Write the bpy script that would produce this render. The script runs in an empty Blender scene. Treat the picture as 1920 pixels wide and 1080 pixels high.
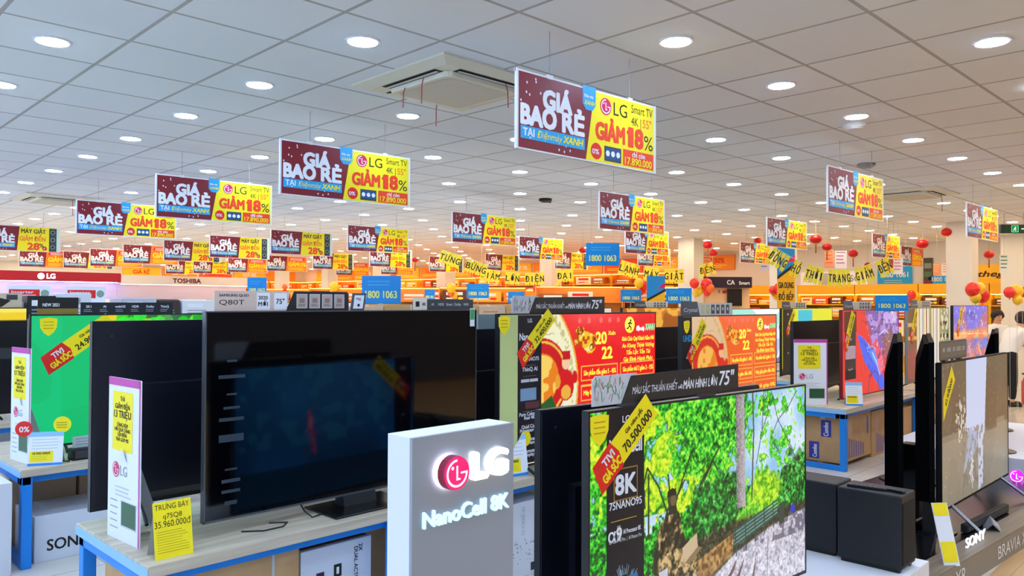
import bpy, bmesh, math, random
import numpy as np
from mathutils import Vector, Matrix, Euler
random.seed(7)
C = bpy.context.scene.collection
PI = math.pi
S2 = math.sqrt(.5)

# ------------------------------------------------------------------ camera, world, exposure
# world axes follow the shop's display rows: X runs away to the right of the view, Y away to the left
EYE = 1.7; CEIL = EYE + 1.411; FPX = 1465.0
HEAD = math.radians(44.35); GRID = math.radians(-1.30)      # heading; turn of the ceiling grid against the display rows
sc = bpy.context.scene
cd = bpy.data.cameras.new('camera'); cam = bpy.data.objects.new('camera', cd); C.objects.link(cam)
cd.sensor_width = 36; cd.lens = FPX / 1920 * 36; cd.clip_start = .05; cd.clip_end = 200
cam.matrix_world = (Matrix.Translation((0, 0, EYE)) @ Matrix.Rotation(HEAD - PI/2, 4, 'Z')
                    @ Matrix.Rotation(PI/2 + .0172, 4, 'X') @ Matrix.Rotation(.0042, 4, 'Z'))
sc.camera = cam
sc.view_settings.view_transform = 'Standard'; sc.view_settings.look = 'None'
sc.view_settings.gamma = 1; sc.view_settings.use_curve_mapping = False
sc.view_settings.exposure = 0.0
LAMP = 94.0            # downlight strength
sc.render.film_transparent = False
try:
    sc.cycles.max_bounces = 6; sc.cycles.diffuse_bounces = 4; sc.cycles.glossy_bounces = 3
    sc.cycles.sample_clamp_indirect = 6; sc.cycles.caustics_reflective = False; sc.cycles.caustics_refractive = False
except Exception: pass
wd = bpy.data.worlds.new('daylight'); sc.world = wd; wd.use_nodes = True
wd.node_tree.nodes['Background'].inputs[0].default_value = (.42, .62, 1, 1)
wd.node_tree.nodes['Background'].inputs[1].default_value = 2.5

# ------------------------------------------------------------------ colour and materials
def lin(c): return c/12.92 if c <= .04045 else ((c+.055)/1.055)**2.4
def hexc(h):
    h = h.lstrip('#'); return tuple(lin(int(h[i:i+2], 16)/255) for i in (0, 2, 4))
MATS = {}
def mat(h, rough=.55, metal=0, emit=0, spec=.4, name=None, alpha=1, coat=0):
    key = (h, rough, metal, emit, spec, alpha, coat)
    if key in MATS: return MATS[key]
    m = bpy.data.materials.new(name or 'paint_' + h.strip('#')); m.use_nodes = True
    b = m.node_tree.nodes['Principled BSDF']; c = hexc(h)
    b.inputs['Base Color'].default_value = (*c, 1); b.inputs['Roughness'].default_value = rough
    b.inputs['Metallic'].default_value = metal; b.inputs['Specular IOR Level'].default_value = spec
    if coat: b.inputs['Coat Weight'].default_value = coat; b.inputs['Coat Roughness'].default_value = .05
    if emit: b.inputs['Emission Color'].default_value = (*c, 1); b.inputs['Emission Strength'].default_value = emit
    if alpha < 1: b.inputs['Alpha'].default_value = alpha
    MATS[key] = m; return m
class NT:                                   # small node builder
    def __init__(s, name):
        s.m = bpy.data.materials.new(name); s.m.use_nodes = True; s.t = s.m.node_tree; s.b = s.t.nodes['Principled BSDF']
    def n(s, typ, **kw):
        o = s.t.nodes.new(typ)
        for k, v in kw.items(): setattr(o, k, v)
        return o
    def l(s, a, b): s.t.links.new(a, b)
    def math(s, op, a, b=None, c=None):
        o = s.n('ShaderNodeMath', operation=op)
        for i, v in enumerate((a, b, c)):
            if v is None: continue
            if isinstance(v, (int, float)): o.inputs[i].default_value = v
            else: s.l(v, o.inputs[i])
        return o.outputs[0]
    def mix(s, f, a, b):
        o = s.n('ShaderNodeMix', data_type='RGBA')
        for i, v in ((0, f), (6, a), (7, b)):
            if isinstance(v, (int, float)): o.inputs[i].default_value = v
            elif isinstance(v, tuple): o.inputs[i].default_value = (*v[:3], 1)
            else: s.l(v, o.inputs[i])
        return o.outputs[2]
def wood(name, c1, c2, along=0, scale=1.0, rough=.45):
    k = NT(name); tc = k.n('ShaderNodeTexCoord'); mp = k.n('ShaderNodeMapping')
    mp.inputs['Scale'].default_value = ((.8, 14, 14) if along == 0 else (14, .8, 14)); k.l(tc.outputs['Object'], mp.inputs[0])
    nz = k.n('ShaderNodeTexNoise'); nz.inputs['Scale'].default_value = 2.2*scale; nz.inputs['Detail'].default_value = 5; k.l(mp.outputs[0], nz.inputs[0])
    rp = k.n('ShaderNodeValToRGB'); rp.color_ramp.elements[0].position = .35; rp.color_ramp.elements[1].position = .65
    rp.color_ramp.elements[0].color = (*hexc(c1), 1); rp.color_ramp.elements[1].color = (*hexc(c2), 1)
    k.l(nz.outputs['Fac'], rp.inputs[0]); k.l(rp.outputs[0], k.b.inputs['Base Color']); k.b.inputs['Roughness'].default_value = rough
    return k.m
def kraft(name, c1, c2):
    k = NT(name); tc = k.n('ShaderNodeTexCoord'); nz = k.n('ShaderNodeTexNoise'); nz.inputs['Scale'].default_value = 9; nz.inputs['Detail'].default_value = 4
    k.l(tc.outputs['Object'], nz.inputs[0]); k.l(k.mix(nz.outputs['Fac'], hexc(c1), hexc(c2)), k.b.inputs['Base Color']); k.b.inputs['Roughness'].default_value = .75
    return k.m
OAK = wood('light_oak_laminate', '#b7a891', '#d2c5ae')
OAKB = wood('bench_grey_wood', '#6d6253', '#857867')
KRAFT = kraft('kraft_cardboard', '#b98d5c', '#cfa877'); KRAFT2 = kraft('pale_cardboard', '#d8b48d', '#e6c7a4')
BLUE = mat('#1787e6', .4, name='blue_powder_coat'); BLUEL = mat('#8fc2ee', .4)
WHITE = mat('#eef0f4', .45); OFFW = mat('#dcdcda', .5); GREY = mat('#9a9ca0', .5); DGREY = mat('#3c3d40', .5); BLACK = mat('#0a0a0c', .4)
GLOSSB = mat('#05060a', .22, spec=.5); NAVY = mat('#0b0d18', .32, spec=.5, name='tv_back_plastic'); METAL = mat('#8b8e94', .3, .9)
YEL = mat('#fbe413', .5); ORG = mat('#f4821f', .5); RED = mat('#e2231a', .5); MAROON = mat('#7d1220', .45); REDO = mat('#f2431c', .5)
INK = mat('#1c1a14', .6); PINK = mat('#d4145a', .4); MAG = mat('#c8459f', .45); CYAN = mat('#1ca4e0', .45); GREEN = mat('#12875c', .55); LGREY = mat('#c6c8cc', .5)

def screen_mat(strength=1.0, rough=.3):
    k = NT('lit_screen'); a = k.n('ShaderNodeAttribute'); a.attribute_name = 'Col'
    k.b.inputs['Base Color'].default_value = (.004, .004, .005, 1); k.b.inputs['Roughness'].default_value = rough
    k.l(a.outputs['Color'], k.b.inputs['Emission Color']); k.b.inputs['Emission Strength'].default_value = strength
    return k.m
SCR = screen_mat(); SCRD = screen_mat(.5)
SCRW = mat('#ffffff', .4, emit=.9); SCRY = mat('#ffe24a', .4, emit=.8); SCRG = mat('#d9c43a', .4, emit=.6)
OFFSCR = mat('#020205', .04, spec=.55, name='dark_glass_screen')

# ------------------------------------------------------------------ mesh building
_TX = {}
def text_mesh(s, bold=.0, shear=0):
    key = (s, bold, shear)
    if key not in _TX:
        c = bpy.data.curves.new('t', 'FONT'); c.body = s; c.size = 1; c.resolution_u = 3; c.offset = bold; c.shear = shear
        o = bpy.data.objects.new('t', c); C.objects.link(o)
        m = bpy.data.meshes.new_from_object(o.evaluated_get(bpy.context.evaluated_depsgraph_get()))
        v = np.array([x.co[:2] for x in m.vertices]) if len(m.vertices) else np.zeros((1, 2)); f = [tuple(p.vertices) for p in m.polygons]
        # make sure the letters face +Z
        fl = [p.normal.z < 0 for p in m.polygons]; f = [tuple(reversed(a)) if b else a for a, b in zip(f, fl)]
        bpy.data.objects.remove(o); bpy.data.curves.remove(c); bpy.data.meshes.remove(m)
        _TX[key] = (v, f)
    return _TX[key]
class MB:                                   # collects faces, then links ONE mesh object
    def __init__(s): s.v, s.f, s.k, s.mats = [], [], [], []
    def mi(s, m):
        if m not in s.mats: s.mats.append(m)
        return s.mats.index(m)
    def add(s, vs, fs, m):
        b = len(s.v); s.v += [tuple(x) for x in vs]; i = s.mi(m)
        for f in fs: s.f.append(tuple(b+j for j in f)); s.k.append(i)
        return s
    def box(s, x0, x1, y0, y1, z0, z1, m):
        vs = [(x, y, z) for z in (z0, z1) for y in (y0, y1) for x in (x0, x1)]
        return s.add(vs, [(0, 2, 3, 1), (4, 5, 7, 6), (0, 1, 5, 4), (2, 6, 7, 3), (0, 4, 6, 2), (1, 3, 7, 5)], m)
    def flat(s, pts, y, m):                 # polygon in the x-z plane facing -y
        a = sum(p[0]*q[1]-q[0]*p[1] for p, q in zip(pts, pts[1:]+pts[:1]))
        if a < 0: pts = pts[::-1]
        return s.add([(p[0], y, p[1]) for p in pts], [tuple(range(len(pts)))], m)
    def rect(s, x0, x1, z0, z1, y, m): return s.flat([(x0, z0), (x1, z0), (x1, z1), (x0, z1)], y, m)
    def prism(s, pts, y0, y1, m):
        a = sum(p[0]*q[1]-q[0]*p[1] for p, q in zip(pts, pts[1:]+pts[:1]))
        if a < 0: pts = pts[::-1]
        n = len(pts); vs = [(p[0], y0, p[1]) for p in pts] + [(p[0], y1, p[1]) for p in pts]
        return s.add(vs, [tuple(range(n)), tuple(range(2*n-1, n-1, -1))] + [(i, i+n, (i+1) % n+n, (i+1) % n) for i in range(n)], m)
    def sideprism(s, pts, x0, x1, m):       # profile in (y,z) extruded along x
        n = len(pts); vs = [(x0, *p) for p in pts] + [(x1, *p) for p in pts]
        return s.add(vs, [tuple(range(n-1, -1, -1)), tuple(range(n, 2*n))] + [(i, (i+1) % n, (i+1) % n+n, i+n) for i in range(n)], m)
    def disc(s, cx, cz, r, y, m, n=24, rz=None):
        rz = rz or r; return s.flat([(cx+r*math.cos(2*PI*i/n), cz+rz*math.sin(2*PI*i/n)) for i in range(n)], y, m)
    def arc(s, cx, cz, r0, r1, a0, a1, y, m, n=20):
        for i in range(n):
            t, u = a0+(a1-a0)*i/n, a0+(a1-a0)*(i+1)/n
            s.flat([(cx+r*math.cos(w), cz+r*math.sin(w)) for r, w in ((r0, t), (r1, t), (r1, u), (r0, u))], y, m)
        return s
    def stroke(s, p, q, w, y, m):
        dx, dz = q[0]-p[0], q[1]-p[1]; L = math.hypot(dx, dz) or 1; nx, nz = -dz/L*w/2, dx/L*w/2
        return s.flat([(p[0]+nx, p[1]+nz), (q[0]+nx, q[1]+nz), (q[0]-nx, q[1]-nz), (p[0]-nx, p[1]-nz)], y, m)
    def tube(s, pts, r, m, n=8, r2=None):
        pts = [Vector(p) for p in pts]; N = len(pts); rings = []; up = Vector((0, 0, 1))
        for i, p in enumerate(pts):
            d = (pts[min(i+1, N-1)]-pts[max(i-1, 0)]).normalized()
            a = d.cross(up if abs(d.z) < .95 else Vector((1, 0, 0))).normalized(); b = d.cross(a).normalized()
            rr = r if r2 is None else r+(r2-r)*i/(N-1)
            rings.append([p+(a*math.cos(2*PI*k/n)+b*math.sin(2*PI*k/n))*rr for k in range(n)])
        vs = [v for g in rings for v in g]; fs = []
        for i in range(N-1):
            for k in range(n): fs.append((i*n+k, i*n+(k+1) % n, (i+1)*n+(k+1) % n, (i+1)*n+k))
        fs += [tuple(range(n-1, -1, -1)), tuple(range((N-1)*n, N*n))]
        return s.add(vs, fs, m)
    def lathe(s, prof, m, n=16, c=(0, 0, 0)):   # (radius, z) profile round the z axis
        vs = [(c[0]+r*math.cos(2*PI*k/n), c[1]+r*math.sin(2*PI*k/n), c[2]+z) for r, z in prof for k in range(n)]; fs = []
        for i in range(len(prof)-1):
            for k in range(n): fs.append((i*n+k, i*n+(k+1) % n, (i+1)*n+(k+1) % n, (i+1)*n+k))
        fs += [tuple(range(n-1, -1, -1)), tuple(range((len(prof)-1)*n, len(prof)*n))]
        return s.add(vs, fs, m)
    def text(s, t, x, z, h, y, m, al='l', w=None, bold=.02, shear=0, rot=0, maxw=None, depth=0):
        v, f = text_mesh(t, 0, shear); k = h/.70; v0 = v[:, 0].min(); wid = (v[:, 0].max()-v0)*k
        kx = k if w is None else k*w/max(wid, 1e-6)
        if maxw and wid > maxw: kx = k*maxw/wid
        W = (v[:, 0].max()-v0)*kx; off = {'l': 0, 'c': -W/2, 'r': -W}[al]; c, sn = math.cos(rot), math.sin(rot)
        P = [((a-v0)*kx+off, b*k) for a, b in v]; pts = [(x+c*a-sn*b, y, z+sn*a+c*b) for a, b in P]
        if depth:                          # raised letters: front and rim
            n = len(pts); cnt = {}
            for q in f:
                for a, b in zip(q, q[1:]+q[:1]): cnt[(a, b)] = 1
            rim = [(b, a, a+n, b+n) for (a, b) in cnt if (b, a) not in cnt]
            b_ = bold*k; sh = [(0, 0)] if bold < .015 else [(b_*c, b_*sn), (-b_*c, -b_*sn), (-b_*sn*.8, b_*c*.8), (b_*sn*.8, -b_*c*.8)]
            for q_, (dx, dz) in enumerate(sh): s.add([(a+dx, y-depth-q_*.0003, c2+dz) for a, _, c2 in pts] + [(a+dx, y, c2+dz) for a, _, c2 in pts], f + rim, m)
            return s
        b_ = bold*k
        if bold < .015: return s.add(pts, f, m)
        sh = [(1, .5), (-1, .5), (1, -.5), (-1, -.5)] if bold < .03 else [(1, .7), (-1, .7), (1, -.7), (-1, -.7), (0, 1), (0, -1), (1, 0), (-1, 0)]
        for q_, (dx, dz) in enumerate(sh): s.add([(a+(dx*c-dz*sn)*b_, y-q_*.00012, z_+(dx*sn+dz*c)*b_) for a, _, z_ in pts], f, m)
        return s
    def lines(s, x0, x1, z1, dz, n, th, y, m, jit=.25):
        for i in range(n):
            z = z1-i*dz; s.rect(x0, x1-(x1-x0)*random.random()*jit, z-th, z, y, m)
        return s
    def build(s, name, parent=None, smooth=False, bevel=0, loc=None, rotz=None, kind=None):
        me = bpy.data.meshes.new(name); me.from_pydata(s.v, [], s.f)
        for m in s.mats: me.materials.append(m)
        me.polygons.foreach_set('material_index', s.k)
        if smooth: me.polygons.foreach_set('use_smooth', [True]*len(me.polygons))
        me.update(); o = bpy.data.objects.new(name, me); C.objects.link(o)
        if parent: o.parent = parent
        if loc is not None: o.location = loc
        if rotz is not None: o.rotation_euler = (0, 0, rotz)
        if bevel:
            b = o.modifiers.new('bevel', 'BEVEL'); b.width = bevel; b.segments = 2; b.limit_method = 'ANGLE'; b.harden_normals = False
        if kind: o['kind'] = kind
        return o
def tag(o, label, cat, group=None, kind=None):
    o['label'] = label; o['category'] = cat
    if group: o['group'] = group
    if kind: o['kind'] = kind
    return o
def thing(name, label, cat, loc=(0, 0, 0), rotz=0, group=None):
    o = bpy.data.objects.new(name, None); C.objects.link(o); o.location = loc; o.rotation_euler = (0, 0, rotz); o.empty_display_size = .1
    return tag(o, label, cat, group)
def dup(root, label, loc, rotz=0, group=None, scale=None):
    r = root.copy(); C.objects.link(r); r.location = loc; r.rotation_euler = (0, 0, rotz); r['label'] = label
    if group: r['group'] = group
    if scale: r.scale = scale
    for ch in list(root.children):
        c = ch.copy(); C.objects.link(c); c.parent = r
        for g in list(ch.children):
            d = g.copy(); C.objects.link(d); d.parent = c
    return r
def ratio(px): return math.tan(math.atan((px-960)/FPX) + .0113)
def onY(px, Y): r = ratio(px); return Y*(1+r)/(1-r)       # X on the plane Y where the photo column px looks
def onX(px, X): r = ratio(px); return X*(1-r)/(1+r)
def at(px, z): u = (px-960)/FPX*z; a, f = u+.0113*z, z-.0113*u; return S2*(f+a), S2*(f-a)  # ground position at distance z
def hgt(py, px, z): return EYE - (py-565-(px-960)*.0042)/FPX*z

# ------------------------------------------------------------------ pictures shown on the screens (painted on a fine grid)
class Pic:
    def __init__(s, w, h, c='#000000'):
        s.w, s.h = w, h; s.a = np.zeros((h, w, 3)); s.a[:] = s.c(c)
        s.U, s.V = np.meshgrid((np.arange(w)+.5)/w, (np.arange(h)+.5)/h); s.asp = w/h
    def c(s, h):
        if not isinstance(h, str): return np.array(h, float)
        h = h.lstrip('#'); return np.array([int(h[i:i+2], 16)/255 for i in (0, 2, 4)])
    def put(s, mask, c, op=1.0):
        k = (mask.astype(float)*op)[..., None]; s.a = s.a*(1-k)+s.c(c)*k; return s
    def rect(s, u0, v0, u1, v1, c, op=1): return s.put((s.U >= u0) & (s.U < u1) & (s.V >= v0) & (s.V < v1), c, op)
    def ell(s, u, v, ru, rv, c, op=1, rot=0):
        x, y = (s.U-u)*s.asp, s.V-v; cs, sn = math.cos(rot), math.sin(rot)
        return s.put(((x*cs+y*sn)/(ru*s.asp))**2+((-x*sn+y*cs)/rv)**2 < 1, c, op)
    def glow(s, u, v, ru, rv, c, op=1): return s.put(np.exp(-((s.U-u)/ru)**2-((s.V-v)/rv)**2), c, op)
    def poly(s, pts, c, op=1):
        m = np.zeros(s.U.shape, bool)
        for (x0, y0), (x1, y1) in zip(pts, pts[1:]+pts[:1]):
            if y0 == y1: continue
            m ^= ((s.V >= min(y0, y1)) & (s.V < max(y0, y1)) & (s.U < x0+(s.V-y0)*(x1-x0)/(y1-y0)))
        return s.put(m, c, op)
    def line(s, p, q, w, c, op=1):
        x, y = (s.U-p[0])*s.asp, s.V-p[1]; dx, dy = (q[0]-p[0])*s.asp, q[1]-p[1]; L = dx*dx+dy*dy+1e-9
        t = np.clip((x*dx+y*dy)/L, 0, 1); return s.put(np.hypot(x-t*dx, y-t*dy) < w/2, c, op)
    def path(s, pts, w, c, op=1):
        for p, q in zip(pts, pts[1:]): s.line(p, q, w, c, op)
        return s
    def noise(s, n, seed=0, ay=1.0):
        r = np.random.RandomState(seed); nx, ny = max(2, int(n*s.asp)), max(2, int(n*ay)); g = r.rand(ny+2, nx+2)
        x, y = s.U*nx, s.V*ny; i, j = x.astype(int), y.astype(int); fx, fy = x-i, y-j; fx, fy = fx*fx*(3-2*fx), fy*fy*(3-2*fy)
        return (g[j, i]*(1-fx)+g[j, i+1]*fx)*(1-fy)+(g[j+1, i]*(1-fx)+g[j+1, i+1]*fx)*fy
    def mesh(s, name, x0, x1, z0, z1, y, parent, m=None):
        w, h = s.w, s.h; xs = np.linspace(x0, x1, w); zs = np.linspace(z1, z0, h); X, Z = np.meshgrid(xs, zs)
        co = np.stack([X, np.full_like(X, y), Z], -1).reshape(-1, 3); i = np.arange((h-1)*w).reshape(h-1, w)[:, :-1].ravel()
        q = np.stack([i+w, i+w+1, i+1, i], 1); me = bpy.data.meshes.new(name)
        me.vertices.add(len(co)); me.vertices.foreach_set('co', co.ravel()); me.loops.add(q.size); me.loops.foreach_set('vertex_index', q.ravel())
        me.polygons.add(len(q)); me.polygons.foreach_set('loop_start', np.arange(len(q))*4); me.polygons.foreach_set('loop_total', np.full(len(q), 4))
        me.update(calc_edges=True); a = np.clip(s.a, 0, 1); a = np.where(a <= .04045, a/12.92, ((a+.055)/1.055)**2.4)
        at_ = me.color_attributes.new('Col', 'FLOAT_COLOR', 'POINT'); at_.data.foreach_set('color', np.concatenate([a.reshape(-1, 3), np.ones((w*h, 1))], 1).ravel())
        me.materials.append(m or SCR); o = bpy.data.objects.new(name, me); C.objects.link(o); o.parent = parent; return o

# ------------------------------------------------------------------ the setting
def floor_mat():
    k = NT('floor_tiles'); g = k.n('ShaderNodeNewGeometry'); sp = k.n('ShaderNodeSeparateXYZ'); k.l(g.outputs['Position'], sp.inputs[0])
    def lines(o): return k.math('LESS_THAN', k.math('PINGPONG', o, .3), .003)
    e = k.math('MAXIMUM', lines(sp.outputs[0]), lines(sp.outputs[1]))
    nz = k.n('ShaderNodeTexNoise'); nz.inputs['Scale'].default_value = .9; k.l(g.outputs['Position'], nz.inputs[0])
    base = k.mix(nz.outputs['Fac'], hexc('#d2cabd'), hexc('#e2dbcf'))
    k.l(k.mix(e, base, hexc('#8d857a')), k.b.inputs['Base Color']); k.b.inputs['Roughness'].default_value = .22
    return k.m
def plank_mat():
    k = NT('plank_floor'); g = k.n('ShaderNodeNewGeometry'); mp = k.n('ShaderNodeMapping'); mp.inputs['Scale'].default_value = (1.4, 12, 1); k.l(g.outputs['Position'], mp.inputs[0])
    nz = k.n('ShaderNodeTexNoise'); nz.inputs['Scale'].default_value = 1.5; nz.inputs['Detail'].default_value = 4; k.l(mp.outputs[0], nz.inputs[0])
    sp = k.n('ShaderNodeSeparateXYZ'); k.l(g.outputs['Position'], sp.inputs[0])
    e = k.math('LESS_THAN', k.math('PINGPONG', sp.outputs[1], .1), .002)
    base = k.mix(nz.outputs['Fac'], hexc('#b98c58'), hexc('#d9b380'))
    k.l(k.mix(e, base, hexc('#8a6a45')), k.b.inputs['Base Color']); k.b.inputs['Roughness'].default_value = .35
    return k.m
def ceil_mat():
    k = NT('mineral_fibre_ceiling_tiles'); g0 = k.n('ShaderNodeNewGeometry'); g = k.n('ShaderNodeMapping'); g.inputs['Rotation'].default_value = (0, 0, -GRID); k.l(g0.outputs['Position'], g.inputs[0]); sp = k.n('ShaderNodeSeparateXYZ'); k.l(g.outputs[0], sp.inputs[0])
    def lines(o, off, w): return k.math('LESS_THAN', k.math('PINGPONG', k.math('SUBTRACT', o, off), .3), w)
    e = k.math('MAXIMUM', lines(sp.outputs[0], .266, .011), lines(sp.outputs[1], .288, .011))
    fl = k.n('ShaderNodeVectorMath', operation='FLOOR'); v = k.n('ShaderNodeVectorMath', operation='MULTIPLY_ADD'); k.l(g.outputs[0], v.inputs[0])
    v.inputs[1].default_value = (1/.6, 1/.6, 0); v.inputs[2].default_value = (-.266/.6, -.288/.6, 0); k.l(v.outputs[0], fl.inputs[0])
    wn = k.n('ShaderNodeTexWhiteNoise'); k.l(fl.outputs[0], wn.inputs[0])
    base = k.mix(wn.outputs['Value'], hexc('#ecf2f9'), hexc('#f3f8fc'))
    k.l(k.mix(e, base, hexc('#b4b4b4')), k.b.inputs['Base Color']); k.b.inputs['Roughness'].default_value = .8
    return k.m
WX, WY = 19.6, 33.0
def plane(name, x0, x1, y0, y1, z, m, up=True):
    b = MB(); q = [(x0, y0, z), (x1, y0, z), (x1, y1, z), (x0, y1, z)]; b.add(q, [(0, 1, 2, 3) if up else (3, 2, 1, 0)], m)
    return b.build(name, kind='structure')
plane('floor', -7, WX, 1.30, WY, 0, floor_mat()); plane('floor_planks', -7, WX, -6, 1.30, 0, plank_mat())
cb = MB(); cb.box(-7, WX, -6, WY, CEIL, CEIL+.15, ceil_mat()); cb.build('ceiling', kind='structure')
WALLM = mat('#e9e4da', .6)
w = MB(); w.box(WX, WX+.15, -6, WY, 0, CEIL, WALLM); w.build('wall_far', kind='structure')
w = MB(); w.box(-7, WX, WY, WY+.15, 0, CEIL, WALLM); w.build('wall_left', kind='structure')
w = MB(); w.box(-7, WX, -6.15, -6, 0, CEIL, mat('#5b5b60', .6)); w.build('wall_right', kind='structure')
w = MB(); w.box(-7.15, -7, -6, WY, 0, .5, WALLM); w.box(-7.15, -7, -6, WY, CEIL-.35, CEIL, WALLM)
for j in range(10): w.box(-7.15, -7, -6+j*4.3, -5.7+j*4.3, .5, CEIL-.35, WALLM)
w.build('wall_street', kind='structure')
b = MB(); b.box(-6.95, WX-.02, WY-.03, WY, 0, .1, OFFW); b.build('baseboard_left', kind='structure')
b = MB(); b.box(WX-.03, WX, -5.9, WY-.03, 0, .1, OFFW); b.build('baseboard_far', kind='structure')
COLS = [(15.2, y) for y in (3.9, 7.15, 9.3, 13.46, 17.6, 20.8, 23.85, 27.15)] + [(18.75, 3.85)]
COLM = mat('#e4ded2', .55)
for i, (x, y) in enumerate(COLS):
    b = MB(); b.box(x-.2, x+.2, y-.2, y+.2, 0, CEIL, COLM); b.build('column', kind='structure')

# ------------------------------------------------------------------ ceiling fittings
LENS = mat('#e4eefc', .4, emit=LAMP, name='lit_downlight_lens')
LENSC = mat('#bcd9ff', .4, emit=LAMP*1.15, name='cool_downlight_lens')
LENSW = mat('#ffe9cc', .4, emit=LAMP*.9, name='warm_downlight_lens')
def light_mesh(warm, n=14):
    b = MB(); r = .082
    b.lathe([(r+.016, 0), (r+.014, -.006), (r, -.008)], WHITE, n); t = b.v, b.f
    l = MB(); l.add([(r*.97*math.cos(2*PI*k/n), r*.97*math.sin(2*PI*k/n), -.0095) for k in range(n)], [tuple(range(n-1, -1, -1))], {0: LENSC, 1: LENS, 2: LENSW}[warm])
    return b, l
LPOS = []
AC = [(2.666+.6, 2.688+1.2)]; AC2 = [at(104, 10.9), at(1703, 10.0)]
def grid(x, y): return math.cos(GRID)*x-math.sin(GRID)*y, math.sin(GRID)*x+math.cos(GRID)*y
for i in range(-7, 15):
    for j in range(-6, 26):
        x, y = 2.366+1.2*i, 2.388+1.2*j
        if any(abs(x-a) < .5 and abs(y-c) < .5 for a, c in AC): continue
        x, y = grid(x, y)
        if any(abs(x-a) < .6 and abs(y-c) < .6 for a, c in AC2): continue
        if x < -6.5 or x > WX-.4 or y > WY-.4 or any(abs(x-a) < .3 and abs(y-c) < .3 for a, c in COLS): continue
        z = S2*(x+y); a = S2*(x-y)
        px = 960+FPX*(a/max(z, .01)-.0113); LPOS.append((z if (z > 2.4 and -20 < px < 1940) else 900+abs(z), x, y, px))
LPOS.sort()
ORD = ['first', 'second', 'third', 'fourth', 'fifth', 'sixth', 'seventh', 'eighth', 'ninth', 'tenth']
rows = {}
for z, x, y, px in LPOS[:300]: rows.setdefault(round((x+y-GRID*(x-y)*-1)/1.2), []).append((px, x, y))
rk = sorted(rows)
proto = {}
for ri, k in enumerate(rk):
    for ci, (px, x, y) in enumerate(sorted(rows[k])):
        warm = 2 if (x > 11 or y > 15) else 0 if x < 5.5 else 1
        if warm not in proto:
            bm_, lm_ = light_mesh(warm); o = bm_.build('ceiling_downlight'); l = lm_.build('diffuser', o); proto[warm] = o; r = o; tag(o, '', 'ceiling light')
        else: r = dup(proto[warm], '', (0, 0, 0))
        r.location = (x, y, CEIL); r['group'] = 'round downlights in the ceiling'
        if ri < 8 and ci < 10:
            r['label'] = f'lit round ceiling downlight, {ORD[ci]} from the left in the {ORD[ri]} row of lights'
        else: r['label'] = 'small lit round downlight deep in the shop ceiling'; r['group'] = 'downlights deep in the shop'
b = MB()
for z, x, y, px in LPOS[300:]:
    b.add([(x+.082*math.cos(2*PI*k/10), y+.082*math.sin(2*PI*k/10), CEIL-.008) for k in range(10)], [tuple(range(9, -1, -1))], LENSW if (x > 11 or y > 15) else LENSC if x < 5.5 else LENS)
tag(b.build('downlight_field'), 'remaining rows of small lit downlights across the ceiling', 'ceiling light', kind='stuff')

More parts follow.
